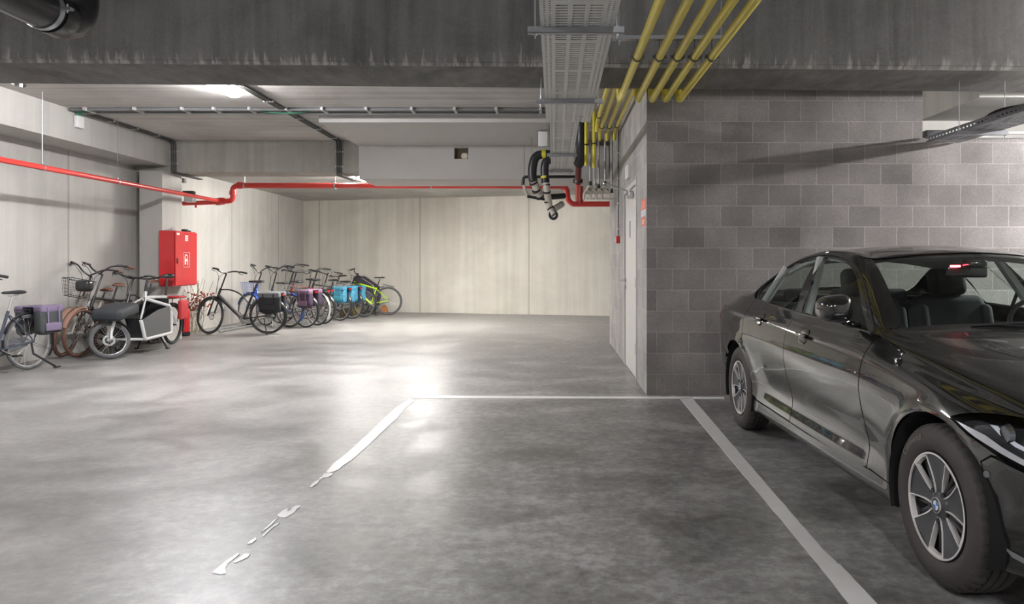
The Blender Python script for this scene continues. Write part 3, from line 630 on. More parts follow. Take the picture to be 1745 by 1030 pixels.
# extinguisher
b=G(315,572.5); ex=thing('fire_extinguisher','red fire extinguisher standing on the floor by the column','extinguisher',(b.x,b.y,0))
m_ex=mat('red extinguisher paint',(.62,.02,.025),.3,0,.04)
def relx(mb,name,m): o=mb.build(name,m,ex); return o
relx(MB().lathe([(.0,.03),(.082,.03),(.085,.06),(.085,.42),(.075,.47),(.045,.51),(.028,.53),(0,.53)],axis='z',seg=24),'cylinder',m_ex)
relx(MB().lathe([(0,0),(.078,0),(.088,.01),(.088,.075),(0,.075)],axis='z',seg=24),'base_ring',m_blackp)
mb=MB(); mb.cyl((0,0,.53),(0,0,.57),.022); mb.tube([(0,0,.575),(.06,-.03,.585),(.11,-.05,.57)],.010,8); mb.tube([(0,0,.59),(.05,-.03,.62),(.10,-.05,.625)],.009,8); relx(mb,'valve_head',mat('red valve plastic',(.5,.03,.03),.4))
relx(MB().tube(smoothpath([(0,0,.56),(-.06,-.05,.57),(-.10,-.05,.45),(-.095,-.03,.25),(-.09,-.02,.15)],5),.011,8),'hose',m_black)
mb=MB()
for k in range(8):
    w=.018 if k%3 else .026
    for q in (-1,0,1): mb.box((q*.022,-.0865+abs(q)*.003,.13+.036*k),(.016,.003,w*.6))
relx(mb,'label',mw)
# dry branches leaning on the wall
b=G(333,568); t=thing('dry_branches','bunch of dry branches with reddish leaves leaning on the wall behind the extinguisher','branches',(b.x-.05,b.y+.05,0))
random.seed(11); mb=MB(); lf=MB()
for k in range(34):
    x0=random.uniform(-.12,.18); dx=random.uniform(-.22,.25); h=random.uniform(.45,1.05)
    pts=[(x0,0,.0),(x0+dx*.3,.03,h*.4),(x0+dx*.7,.05,h*.75),(x0+dx*1.1,.05,h)]
    mb.tube(smoothpath(pts,3),.004,4)
    if h<.75:
        for q in range(5):
            c=Vector(pts[3])+Vector((random.uniform(-.08,.08),random.uniform(-.05,.03),random.uniform(-.08,.05)))
            lf.ell(c,(.03,.012,.014),6,4,Matrix.Rotation(random.uniform(0,3),3,'Y'))
mb.build('stems',mat('dry straw stems',(.36,.31,.20),.8,0,.3),t); o=lf.build('leaves',mat('dry red leaves',(.38,.07,.05),.7,0,.4),t); o['kind']='stuff'
# ================================================================ BICYCLES
m_tyre=mat('black tyre rubber',(.045,.045,.045),.75,0,.15)
m_tyreg=mat('grey tyre rubber',(.10,.10,.105),.75,0,.1)
m_tyreb=mat('brown tyre rubber',(.15,.075,.05),.7,0,.12)
m_alu=mat('silver aluminium',(.60,.60,.60),.3,.8,.06)
m_bk=mat('satin black paint',(.016,.016,.018),.3,0,.1,coat=.3)
m_spoke=mat('steel spoke',(.45,.45,.45),.35,.7)
m_leather=mat('brown leather',(.16,.055,.03),.5,0,.15)
m_sadb=mat('black saddle vinyl',(.02,.02,.022),.42,0,.1)
m_glass_l=mat('lamp lens',(.75,.75,.75),.12,0,.05)
m_redl=mat('red reflector',(.45,.01,.01),.25)
def frame_mat(n,c,**k): return mat(n,c,.28,0,.05,coat=.4,**k)
def wheelparts(root,c,rr,Mx,tyre,rim,tw=.02,hub=.022,disc=False,nsp=28):
    c=Vector(c)
    def mb(): return MB(Mx)
    r=rr-tw
    w=mb().lathe([(r-.028,-.009),(r-.020,-.012),(r-.004,-.011),(r-.004,.011),(r-.020,.012),(r-.028,.009)],c,'y',48,closed=True).build('wheel',rim,root)
    n=8; mb().lathe([(r+tw*math.cos(2*math.pi*k/n)*.98,tw*math.sin(2*math.pi*k/n)) for k in range(n)],c,'y',56,closed=True).build('tyre',tyre,w)
    mb().lathe([(.0,-.045),(.010,-.045),(.012,-.03),(hub,-.028),(hub,-.024),(.014,-.02),(.014,.02),(hub,.024),(hub,.028),(.012,.03),(.010,.045),(0,.045)],c,'y',16).build('hub',m_alu,w)
    s=mb()
    for k in range(nsp):
        a=2*math.pi*k/nsp; b=a+(.5 if (k//2)%2 else -.5); sd=.025 if k%2 else -.025
        s.tube([c+Vector((hub*math.cos(b),sd,hub*math.sin(b))),c+Vector(((r-.02)*math.cos(a),0,(r-.02)*math.sin(a)))],.0013,3,caps=False)
    s.build('spokes',m_spoke,w)
    if disc: mb().lathe([(.050,-.036),(.078,-.036),(.078,-.033),(.050,-.033)],c,'y',28,closed=True).build('brake_disc',m_alu,w)
    return w
def bike(name,label,rear,front,frame,R_=.345,steer=0,lean=0,style='diamond',tyre=None,rim=None,tw=.02,bars='city',saddle=None,sad_z=.97,bar_z=1.10,mud=True,mudc=None,rack=True,lampf=True,kick=None,basket=None,chaincase=None,battery=False,suspension=False,grip=None,disc=False,lock=False,group=None,wb=None,cargo_front=False,barw=.30,bdz=0.0):
    """rear/front: ground contact points (world). Local axes: +x forward, +y left, z up."""
    rear=Vector(rear);front=Vector(front); d=front-rear; wb=wb or 1.07
    ang=math.atan2(d.y,d.x)
    t=thing(name,label,'bicycle',(rear.x,rear.y,0),(lean,0,ang),group)
    # rotation order XYZ: lean about local x then heading about z
    tyre=tyre or m_tyre; rim=rim or m_alu; mudc=mudc or m_bk; saddle=saddle or m_sadb; grip=grip or m_black
    I=Matrix.Identity(4)
    A=Vector((0,0,R_)); Fx=Vector((wb,0,R_))
    hb=Vector((wb-.155,0,R_+.36)); ht=Vector((wb-.21,0,R_+.50)) if style!='mtb' else Vector((wb-.215,0,R_+.49))
    axis=(ht-hb).normalized(); BB=Vector((.45,0,.285))
    stt=Vector((.275,0,.80 if style in('diamond','mtb') else .74))
    if style=='mtb': stt=Vector((.29,0,.70))
    M=Matrix.Translation(hb)@Matrix.Rotation(steer,4,axis)@Matrix.Translation(-hb)
    f=MB()
    tr=.019 if style!='ebike' else .026
    f.tube([hb-axis*.01,ht+axis*.01],.023,12)
    f.tube([BB,stt],.018,10)
    if style in('diamond','mtb'):
        f.tube([hb+axis*.02,BB],.022 if style=='diamond' else .027,10); f.tube([ht-axis*.02,stt-Vector((0,0,.03))],.017 if style=='diamond' else .022,10)
    elif style=='step': f.tube(smoothpath([hb+axis*.04,hb+Vector((-.16,0,-.22)),BB+Vector((.12,0,.06)),BB],5),.021,10); f.tube(smoothpath([hb+axis*.10,hb+Vector((-.14,0,-.10)),BB+Vector((.04,0,.26)),BB+Vector((-.04,0,.17))],5),.014,8)
    elif style=='ebike': f.tube([hb+axis*.02,BB+Vector((.06,0,.04))],.034,12); f.tube(smoothpath([ht-axis*.015,ht+Vector((-.18,0,-.02)),stt+Vector((.22,0,.0)),stt+Vector((.02,0,-.22))],5),.014,10)
    for s in(-1,1):
        f.tube([BB+Vector((-.02,s*.03,0)),A+Vector((.05,s*.062,-.005)),A+Vector((0,s*.062,0))],.010,8)
        f.tube([stt+Vector((-.01,s*.012,-.05)),A+Vector((.02,s*.06,.05)),A+Vector((0,s*.062,0))],.008,8)
        f.cyl(A+Vector((0,s*.055,0)),A+Vector((0,s*.07,0)),.018,seg=10)
    f.cyl(BB-Vector((0,.038,0)),BB+Vector((0,.038,0)),.024,seg=14)
    fr=f.build('frame',frame,t)
    # fork
    f=MB(M); cr=hb-axis*.03
    if suspension or style=='ebike':
        f.tube([cr+Vector((0,-.062,0)),cr+Vector((0,.062,0))],.020,10)
        for s in(-1,1): f.tube([cr+Vector((0,s*.06,.02)),cr.lerp(Fx,.45)+Vector((0,s*.06,0)),Fx+Vector((-.02,s*.06,.02)),Fx+Vector((0,s*.06,0))],[.014,.015,.019,.014],10)
    else:
        for s in(-1,1): f.tube(smoothpath([cr+Vector((0,s*.01,0)),cr+Vector((.005,s*.045,-.03)),Fx+Vector((-.045,s*.055,.14)),Fx+Vector((0,s*.058,0))],5),.0115,8)
    f.build('fork',frame if style not in('ebike',) else m_bk,t)
    wheelparts(t,A,R_,I,tyre,rim,tw,disc=disc); wheelparts(t,Fx,R_,M,tyre,rim,tw,disc=disc)
    if mud:
        for c,Mx,a0,a1 in ((A,I,20,215),(Fx,M,15,165)):
            rr=R_+.022; n=16; wd=tw+.010; vs=[]
            for i in range(n+1):
                a=R(a0+(a1-a0)*i/n) if c is A else R(a0+(a1-a0)*i/n)
                for q in range(5):
                    w=(q-2)/2; rad=rr-.014*abs(w)**2
                    vs.append(c+Vector((math.cos(a)*rad,w*wd,math.sin(a)*rad)))
            m=MB(Mx); m.add(vs,[(i*5+q,i*5+q+1,(i+1)*5+q+1,(i+1)*5+q) for i in range(n) for q in range(4)])
            m.add([v+(v-c).normalized()*.0025 for v in vs],[(i*5+q,(i+1)*5+q,(i+1)*5+q+1,i*5+q+1) for i in range(n) for q in range(4)])
            for s in(-1,1):
                aa=R(a1-12); m.tube([c+Vector((0,s*.045,0)),c+Vector((math.cos(aa)*rr,s*wd,math.sin(aa)*rr))],.0028,4)
            m.build('mudguard',mudc,t)
    # stem + bars
    top=ht+axis*(bar_z-ht.z)/axis.z
    m=MB(M); m.tube([ht,top],.014,10); m.tube([top,top+Vector((.06,0,.01))],.014,10); m.build('stem',m_bk,t)
    c=top+Vector((.06,0,.01)); m=MB(M); gr=MB(M); lv=MB(M); hw=barw
    for s in(-1,1):
        if bars=='city': p=[c,c+Vector((.02,s*.08,.02)),c+Vector((-.02,s*.20,.05)),c+Vector((-.10,s*hw*.92,.05)),c+Vector((-.22,s*hw,.03))]
        elif bars=='high': p=[c,c+Vector((.03,s*.08,.05)),c+Vector((0,s*.18,.12)),c+Vector((-.10,s*hw*.9,.13)),c+Vector((-.24,s*hw,.11))]
        else: p=[c,c+Vector((0,s*.1,.0)),c+Vector((-.01,s*.2,.015)),c+Vector((-.04,s*hw,.015)),c+Vector((-.06,s*(hw+.03),.012))]
        pp=smoothpath(p,5); m.tube(pp,.0115,8)
        e=pp[-1]; dr=(pp[-1]-pp[-4]).normalized(); g=MB(M); g.tube([e-dr*.12,e+dr*.005],[.016,.0175],10); gr.v+=g.v and [] 
        g.build('grip',grip,t)
        a=pp[-1]-dr*.14; lv.tube(smoothpath([a,a+Vector((.05,0,-.02)),a+dr*.04+Vector((.055,0,-.03)),a+dr*.10+Vector((.05,s*.01,-.035))],3),.006,6); lv.ell(a+Vector((.01,0,.0)),(.022,.02,.018),8,6)
        lv.tube(smoothpath([a+Vector((.03,0,-.01)),a+Vector((.12,-s*.05,.02)),c+Vector((.12,s*.02,-.05)),hb+Vector((.06,s*.01,.05))],4),.0035,5,caps=False)
    m.build('handlebar',m_bk,t); lv.build('brake_lever',m_bk,t)
    # saddle
    sd=stt+(stt-BB).normalized()*((sad_z-.05-stt.z)/(stt-BB).normalized().z)
    MB().tube([stt,sd],.013,10).build('seatpost',m_bk if style!='step' else m_alu,t)
    vs=[];n=12
    prof=[(-.13,.055,.03),(-.12,.078,.045),(-.08,.085,.05),(-.03,.070,.045),(.02,.042,.04),(.07,.027,.036),(.12,.021,.033),(.145,.014,.022)] if style!='mtb' else [(-.12,.045,.015),(-.11,.066,.025),(-.07,.070,.03),(-.03,.055,.028),(.02,.034,.026),(.07,.022,.024),(.13,.017,.022),(.15,.010,.015)]
    for x,w,hh in prof:
        for j in range(n):
            a=2*math.pi*j/n; vs.append(sd+Vector((x,w*math.cos(a),.03+hh*.6*math.sin(a)*(1 if math.sin(a)>0 else .7))))
    s=MB(); k=len(prof); s.add(vs,[(i*n+j,i*n+(j+1)%n,(i+1)*n+(j+1)%n,(i+1)*n+j) for i in range(k-1) for j in range(n)]+[tuple(range(n)),tuple((k-1)*n+j for j in range(n-1,-1,-1))])
    so=s.build('saddle',saddle,t); r=MB()
    for q in(-1,1): r.tube([sd+Vector((-.09,q*.03,.02)),sd+Vector((-.03,q*.02,-.01)),sd+Vector((.04,q*.02,-.01)),sd+Vector((.11,q*.008,.02))],.004,5)
    if saddle is m_leather or style in('city','step'):
        for q in(-1,1): r.tube([sd+Vector((-.09,q*.04,-.02))+Vector((0,math.cos(a)*.016,math.sin(a)*.03)) for a in [i*.6 for i in range(11)]],.003,4)
    r.build('saddle_rails',m_alu,so)
    # crankset
    m=MB(); m.lathe([(.02,-.052),(.078,-.052),(.088,-.050),(.088,-.046),(.078,-.044),(.02,-.044)],BB,'y',32,closed=True); 
    for s,a in((-1,.5),(1,.5+math.pi)):
        e=BB+Vector((math.cos(a)*.17,s*.075,math.sin(a)*.17)); m.tube([BB+Vector((0,s*.06,0)),e],[.013,.010],8)
        pd=MB(); pd.box(e+Vector((0,s*.055,0)),(.075,.085,.022)); pd.build('pedal',m_black,t)
    m.build('crankset',m_alu if not chaincase else m_bk,t)
    m=MB()
    for z0,z1 in((.085,.035),(-.085,-.035)): m.tube([BB+Vector((0,-.048,z0)),A+Vector((0,-.048,z1))],.004,4)
    m.lathe([(.012,-.052),(.038,-.05),(.038,-.044),(.012,-.03)],A,'y',20,closed=True); m.build('chain',mat('dark chain steel',(.08,.08,.08),.4,.8),t)
    if chaincase:
        m=MB(); pl=[(BB.x+.11*math.cos(R(a)),BB.z+.11*math.sin(R(a))) for a in range(-90,91,20)]+[(.0,R_+.06)]+[(.06*math.cos(R(a)),R_+.06*math.sin(R(a))) for a in range(110,251,20)]+[(0,R_-.06)]
        m.prism(pl,.02,Matrix.Translation((0,-.045,0))@Matrix.Rotation(R(90),4,'X')); m.build('chain_case',chaincase,t,bevel=.004)
    if rack:
        m=MB(); z=R_+.40
        for s in(-1,1):
            m.tube(bendpath([(.16,s*.03,z+.0),(.10,s*.055,z),(-.26,s*.055,z),(-.28,0,z)],.03),.0055,6)
            m.tube([(-.02,s*.06,R_),(-.10,s*.055,z)],.005,6); m.tube([(-.01,s*.06,R_),(-.22,s*.055,z)],.005,6)
        for x in(-.2,-.1,0,.08): m.tube([(x,-.055,z),(x,.055,z)],.0045,6)
        m.build('luggage_rack',m_bk if rack=='black' or rack is True else m_alu,t)
        MB().rbox((-.29,0,z-.01),(.02,.08,.035),.008).build('tail_lamp',m_redl,t)
    if lampf:
        m=MB(M); c2=hb+Vector((.08,0,-.02)); m.ell(c2,(.035,.036,.034),12,8); m.tube([hb,c2],.006,5); lo=m.build('headlamp',m_bk,t)
        m=MB(M); m.ell(c2+Vector((.018,0,0)),(.022,.031,.029),12,8); m.build('lens',m_glass_l,lo)
    if kick:
        m=MB(); k0=Vector((.05,.05,R_-.05)) if kick=='rear' else BB+Vector((-.08,.03,-.01)); k1=Vector((k0.x-.10,.20*(1 if lean<=0 else 1),0.012)); m.tube([k0,k1],[.010,.010],8); m.box(k1+Vector((0,.01,0)),(.05,.03,.015)); m.build('kickstand',m_bk,t)
    if basket:
        m=MB(M); c2=ht+Vector((.20,0,.02+bdz)); w,dp,hh=.17,.13,.24
        def loop(z,k): return [c2+Vector((sx*dp*k,sy*w*k,z)) for sx,sy in((1,1),(-1,1),(-1,-1),(1,-1))]
        for i,z in enumerate((-hh+.04,-.15,-.10,-.05,0.0,.04)):
            k=.72+.28*i/5; m.tube(bendpath(loop(z,k)+[loop(z,k)[0]],.03,3),.0045 if i in(0,5) else .0022,5)
        for i in range(8):
            y=-1+2*i/7
            for sx in(-1,1): m.tube([c2+Vector((sx*dp*.72,y*w*.72,-hh+.04)),c2+Vector((sx*dp,y*w,.04))],.0022,4)
            if i<6:
                x=-1+2*i/5
                for sy in(-1,1): m.tube([c2+Vector((x*dp*.72,sy*w*.72,-hh+.04)),c2+Vector((x*dp,sy*w,.04))],.0022,4)
            m.tube([c2+Vector((-dp*.72,y*w*.72,-hh+.04)),c2+Vector((dp*.72,y*w*.72,-hh+.04))],.0022,4)
        m.build('front_basket',basket,t)
    if battery: 
        MB().rbox((-.06,0,R_+.36),(.34,.11,.065),.015).build('battery',m_bk,t)
    if lock:
        m=MB(); m.tube(arc((.13,0,R_+.25),.07,-30,210,12,(0,1,0),(0,0,1)),.011,8); m.build('frame_lock',m_bk,t)
    t['wb']=wb
    return t
def onbike(t,mb,name,m,label=None,cat=None,parent=None):
    """an object shaped in the bike's own axes; top-level when it only hangs on the bike"""
    o=mb.build(name,m)
    Mx=Matrix.Translation(t.location)@t.rotation_euler.to_matrix().to_4x4()
    if parent is not None: o.parent=parent
    else: o.matrix_world=Mx
    if label: tag(o,label,cat)
    return o
def pannier(t,label,mb_col,top_col,drop=.34,length=.34,width=.13,sides=(-1,1),x0=-.30,z=None,stripes=None):
    z=z or .345+.43
    Mx=Matrix.Translation(t.location)@t.rotation_euler.to_matrix().to_4x4()
    e=thing('pannier_bag',label,'bag'); e.matrix_world=Mx
    m=MB(); m.rbox((x0+length/2,0,z),(length,.14,.02),.008); 
    for s in sides: m.rbox((x0+length/2,s*(.075+width/2),z-.035),(length+.01,width+.015,.10),.03)
    m.build('top_flap',top_col,e)
    for s in sides:
        q=MB(); q.ell((x0+length/2,s*(.07+width/2),z-drop/2-.01),(length*.52,width*.55,drop*.53),28,18,e=.42); random.seed(int(abs(t.location.x*100)))
        ph=[random.uniform(0,6) for _ in range(6)]
        q.v=[Vector((v.x*(1+.0*v.z)+.006*math.sin(v.z*31+ph[0]),v.y+.010*math.sin(v.x*37+ph[1])*math.sin(v.z*29+ph[2]),v.z+.010*math.sin(v.x*23+ph[3]))) for v in q.v]
        q.build('bag_pocket',mb_col,e)
    for s in sides:
        for q in(.25,.75): MB().rbox((x0+length*q,s*(.085+width),z-.13),(.022,.012,.24),.004).build('strap',stripes or m_black,e)
        MB().rbox((x0+length*.5,s*(.083+width),z-.26),(length*.7,.02,.10),.008).build('outer_pocket',stripes or m_black,e)
    return e
def gp(px,py,dx=0,dy=0): g=G(px,py); return (g.x+dx,g.y+dy,0)
def fr(rear,deg,wb=1.07):
    """front contact from rear contact and heading (deg left of +Y)"""
    return (rear[0]-math.sin(R(deg))*wb,rear[1]+math.cos(R(deg))*wb,0)
m_blueF=frame_mat('blue frame paint',(.035,.10,.42)); m_greyF=frame_mat('graphite frame paint',(.07,.07,.075)); m_silvF=frame_mat('silver frame paint',(.22,.22,.23))
m_redF=frame_mat('dull red frame paint',(.30,.05,.04)); m_lime=frame_mat('lime frame paint',(.50,.80,.02)); m_blackF=m_bk; m_creamF=frame_mat('cream frame paint',(.46,.42,.36)); m_dblue=frame_mat('dark blue grey frame paint',(.05,.06,.085))
# --- right hand row
r1=gp(457,569.5); b1=bike('bicycle','black electric trekking bicycle nearest the red cabinet with its front wheel turned',r1,fr(r1,91),m_bk,steer=R(-28),lean=R(-3),style='ebike',bars='city',kick='rear',battery=False,sad_z=1.0,bar_z=1.13,rim=m_bk,disc=True,barw=.32)
pannier(b1,'pair of black and grey pannier bags on the black electric bicycle nearest the cabinet',mat('black bag fabric',(.012,.012,.014),.7),mat('grey bag fabric',(.13,.14,.145),.8),drop=.36,length=.38,x0=-.28,stripes=mat('black bag fabric',(.012,.012,.014),.7))
r2=gp(493,558); b2=bike('bicycle','blue step-through bicycle with blue mudguards and a wire front basket',r2,fr(r2,70,1.07),m_blueF,steer=R(-12),lean=R(2),style='step',bars='high',mudc=m_blueF,basket=frame_mat('blue wire',(.10,.17,.50)),sad_z=.93,bar_z=1.12,tyre=m_tyreg,tw=.024,kick='mid')
r3=gp(521,558.5); b3=bike('bicycle','dark bicycle carrying purple pannier bags',r3,fr(r3,66),m_greyF,steer=R(-10),lean=R(-2),style='step',bars='high',sad_z=.96,bar_z=1.12,barw=.29)
pannier(b3,'purple and dark pannier bags on the bicycle beside the blue one',mat('dark purple bag fabric',(.05,.03,.06),.7),mat('mauve bag fabric',(.15,.09,.14),.8),drop=.33,length=.33,x0=-.29,stripes=mat('mauve bag fabric',(.15,.09,.14),.8))
r4=gp(540,555); b4=bike('bicycle','silver bicycle between the purple pannier bags and the red framed bicycle',r4,fr(r4,63),m_silvF,steer=R(15),lean=R(3),style='diamond',bars='high',mudc=m_alu,sad_z=1.0,bar_z=1.14,barw=.30)
r5=gp(551,552.5); b5=bike('bicycle','dull red bicycle with black mudguards in the middle of the row',r5,fr(r5,64),m_redF,steer=R(-20),lean=R(-2),style='diamond',bars='flat',sad_z=.98,bar_z=1.12)
r6=gp(579,547); b6=bike('bicycle','dark bicycle carrying light blue pannier bags',r6,fr(r6,62),m_greyF,steer=R(12),lean=R(2),style='diamond',bars='city',sad_z=.95,bar_z=1.12,saddle=m_sadb)
mcy=mat('light blue bag fabric',(.05,.21,.32),.7,0,.75,22,.5); mcy2=mat('teal bag fabric',(.04,.25,.33),.6)
pannier(b6,'light blue patterned pannier bags on a dark bicycle near the lime one',mcy,mcy,drop=.34,length=.34,x0=-.28,stripes=mcy2)
r7=gp(600,543.4); b7=bike('bicycle','grey bicycle with silver mudguards left of the far purple trailer',r7,fr(r7,62),m_silvF,steer=R(-15),lean=R(-1),style='step',bars='city',sad_z=.90,bar_z=1.05,rim=m_alu,tyre=m_tyreg)
pannier(b7,'light blue patterned pannier bag on the grey bicycle beside the trailer',mcy,mcy,drop=.36,length=.30,sides=(-1,1),x0=-.27,stripes=mcy2)
r8=gp(620,540.5); b8=bike('bicycle','pale bicycle with thin tyres directly in front of the lime bicycle',r8,fr(r8,66),m_silvF,steer=R(10),lean=R(3),style='diamond',bars='flat',sad_z=.86,bar_z=.98,tyre=m_tyreg,rack=False,lampf=False)
r9=gp(662,537); b9=bike('bicycle','lime green mountain bicycle, last of the row at the back wall',r9,fr(r9,88,1.10),m_lime,R_=.365,steer=R(35),lean=R(-4),style='mtb',bars='flat',mud=False,rack=False,lampf=False,suspension=True,tyre=m_tyreg,rim=m_bk,tw=.027,sad_z=.98,bar_z=1.06,barw=.33,kick='mid')
m=MB(); 
for k in range(9):
    a=k/8*math.pi*.55; m.tube([b9 and Vector((-.05-.28*math.sin(a),-.03,.345+.41+.0*k)),Vector((-.07-.28*math.sin(a+.2),.03,.345+.41))],.004,4)
gd=MB(); gd.rbox((-.02,0,.345+.41),(.30,.075,.010),.004,Matrix.Rotation(R(-12),3,'Y')); gd.tube([(.26,0,.70),(.10,0,.735)],.010,6); onbike(b9,gd,'short_mudguard',m_bk,parent=b9)
# purple trailer folded between the last bicycles
a=G(632,534.5); t=thing('bike_trailer','dark purple fabric child trailer standing behind the last bicycles','trailer',(a.x-.05,a.y-.05,0),(0,0,R(-8)))
mp=mat('dark purple trailer fabric',(.045,.035,.055),.75,0,.15)
m=MB(); m.prism([(-.42,.22),(.18,.22),(.24,.45),(.20,.72),(-.02,.86),(-.20,.98),(-.34,.98),(-.46,.60)],.48,Matrix.Translation((0,.30,0))@Matrix.Rotation(R(90),4,'X')); m.build('cover',mp,t,bevel=.03)
m=MB()
for y in(-.19,.31):
    m.tube(bendpath([(-.42,y,.2),(.2,y,.2),(.26,y,.45),(.21,y,.74),(-.20,y,1.0),(-.36,y,1.0),(-.48,y,.6),(-.42,y,.2)],.06),.010,8)
m.build('frame',m_alu,t)
for y in(-.25,.37): wheelparts(t,(-.12,y,.25),.25,Matrix.Identity(4),m_tyre,m_alu,.02,nsp=16)
m=MB(); m.prism([(.0,.30),(.14,.30),(.17,.6),(.03,.62)],.004,Matrix.Translation((0,-.185,0))@Matrix.Rotation(R(90),4,'X')); m.build('window',mat('grey mesh',(.14,.13,.16),.6),t)
# things lying on the floor by the wall under the last bicycles
for (px,py,lab,c,d_) in ((590,541,'brown cloth bundle on the floor under the light blue bags',(.20,.12,.05),(.16,.12,.11)),(604,537,'ochre rag lying on the floor against the wall behind the wheels',(.26,.20,.05),(.20,.12,.10)),(655,534,'orange cloth on the floor behind the lime bicycle wheel',(.55,.22,.08),(.09,.06,.11))):
    p=G(px,py); m=MB(); random.seed(px); m.ell((0,0,d_[2]*.8),d_,14,8,e=.8)
    m.v=[Vector((v.x*random.uniform(.85,1.15),v.y,max(0.0,v.z*random.uniform(.85,1.15)))) for v in m.v]
    o=m.build('cloth_bundle',mat('cloth '+lab[:6],c,.9,0,.3,20,.5)); o.location=(p.x,p.y,0); tag(o,lab,'cloth')
# low rail on the floor behind the row
t=thing('bike_rail','pale low metal floor rail running behind the front bicycles of the row','bike rack',(-6.2,15.0,0))
m=MB(); 
for x,z in((-6.35,.03),(-6.62,.03)): m.tube([(x,13.9,z),(x+.2,18.6,z)],.018,8)
m.build('rail',m_alu,t); m=MB()
for k in range(7): m.tube([(-6.65+.03*k,14.1+.7*k,.03),(-6.32+.03*k,14.1+.7*k,.03)],.014,6)
m.build('crosspiece',m_alu,t)
for o in list(t.children): o.parent=t; o.matrix_parent_inverse=Matrix.Translation(-t.location)
# --- left hand group
rL=gp(50,630,0,0); L1=bike('bicycle','grey city bicycle cut by the left edge of the view, kickstand out',rL,fr(rL,172),m_dblue,steer=R(12),lean=R(2),style='step',bars='high',kick=None,chaincase=mat('grey chain case',(.12,.12,.125),.4,0,.1),lock=True,sad_z=.98,bar_z=1.05,tyre=m_tyreg,rack=True)
m=MB(); m.tube([(.02,.06,.33),(.03,.09,.2),(-.16,.22,.012)],[.012,.013,.013],8); m.box((-.17,.23,.008),(.07,.04,.016)); onbike(L1,m,'kickstand',m_bk,parent=L1)
pannier(L1,'purple and grey pannier bags on the city bicycle at the left edge',mat('charcoal bag fabric',(.05,.055,.055),.8),mat('dusty purple bag fabric',(.17,.13,.21),.8),drop=.33,length=.34,x0=-.34,stripes=mat('dusty purple bag fabric',(.17,.13,.21),.8),width=.12)
rf=gp(99,608.5,.06,0); h=R(186)
def rearof(front,deg,wb=1.07): return (front[0]+math.sin(R(deg))*wb,front[1]-math.cos(R(deg))*wb,0)
L2=bike('bicycle','brown tyred bicycle with a wire basket, nearest the left wall',rearof(rf,186),rf,m_creamF,steer=R(2),lean=R(-11),style='diamond',tyre=m_tyreb,rim=m_bk,tw=.026,bars='high',basket=m_bk,bdz=.20,saddle=m_leather,grip=m_leather,mudc=mat('brown mudguard',(.30,.17,.12),.5),sad_z=.95,bar_z=1.15,barw=.33)
rf=gp(131,609); L3=bike('bicycle','brown tyred bicycle with brown saddle between the basket bicycle and the white cargo bicycle',rearof(rf,187),rf,m_bk,steer=R(-12),lean=R(-9),style='diamond',tyre=m_tyreb,rim=m_bk,tw=.026,bars='high',saddle=m_leather,grip=m_leather,mudc=mat('brown mudguard',(.30,.17,.12),.5),sad_z=1.02,bar_z=1.17,barw=.34)
o=MB().rbox((0,0,0),(.20,.16,.16),.05); bb_=o.build('basket_bag',m_bk); bb_.matrix_world=Matrix.Translation(P(144,487,10.15)); tag(bb_,'dark bag lying in the wire basket of the bicycle by the left wall','bag')
rf=gp(196,596,-.10,0); L4=bike('bicycle','black bicycle with brown saddle mostly hidden behind the white cargo bicycle',rearof((-6.50,10.95,0),184),(-6.50,10.95,0),m_bk,steer=R(10),lean=R(-3),style='ebike',bars='city',saddle=m_leather,sad_z=1.05,bar_z=1.08,rim=m_bk)
# ---- cargo bike (front contact 186,612 ; rear contact 292,587)
cf=Vector(gp(187,612)); cr_=Vector(gp(294,587)); d=cf-cr_; WB=d.length
t=thing('cargo_bicycle','white long cargo bicycle with a dark grey load box, in front of the left group','cargo bicycle',(cr_.x,cr_.y,0),(0,0,math.atan2(d.y,d.x)))
m_wf=frame_mat('white frame paint',(.66,.66,.65)); m_gpan=mat('grey box panel',(.10,.10,.10),.65,0,.08)
Rr=.33;Rf=.26; A=Vector((0,0,Rr)); BB=Vector((.44,0,.29)); Fx=Vector((WB,0,Rf))
steer=R(-48); hb=Vector((WB-.20,0,.62)); ax=Vector((-.34,0,1)).normalized(); MS=Matrix.Translation(Fx)@Matrix.Rotation(steer,4,ax)@Matrix.Translation(-Fx)
wheelparts(t,A,Rr,Matrix.Identity(4),m_tyre,m_bk,.025); wheelparts(t,Fx,Rf,MS,m_tyreg,m_alu,.030,disc=True)
m=MB(); hd=Vector((.90,0,.80)); st=Vector((.24,0,.80))
m.tube([BB,st],.022,10); m.tube([st+Vector((0,0,-.02)),hd],.030,10); m.tube([Vector((.60,0,.34)),hd+Vector((-.04,0,-.02))],.022,10) if False else None
for s in(-1,1):
    m.tube([BB+Vector((0,s*.03,0)),A+Vector((0,s*.07,0))],.014,8); m.tube([st+Vector((0,s*.015,-.04)),A+Vector((0,s*.07,0))],.013,8)
    y=s*.235
    m.tube(bendpath([hd+Vector((0,s*.02,-.02)),Vector((.62,y,.66)),Vector((.56,y,.58)),Vector((.56,y,.24)),Vector((1.36,y,.22)),Vector((1.48,y,.50))],.05),.026,10)
    m.tube([hd+Vector((.0,s*.02,0)),Vector((1.48,y,.53))],.014,8)
m.tube([BB,Vector((.58,0,.25))],.028,10); m.tube([Vector((.56,-.235,.25)),Vector((.56,.235,.25))],.02,8)
m.tube(bendpath([Vector((1.36,0,.22)),Vector((1.50,0,.50)),Vector((WB-.18,0,.58)),Vector((WB-.13,0,.52))],.06),.028,10); m.tube([Vector((1.36,-.235,.22)),Vector((1.36,.235,.22))],.02,8)
m.tube([hd-ax*.0,hd+Vector((-.03,0,.09))],.026,10)
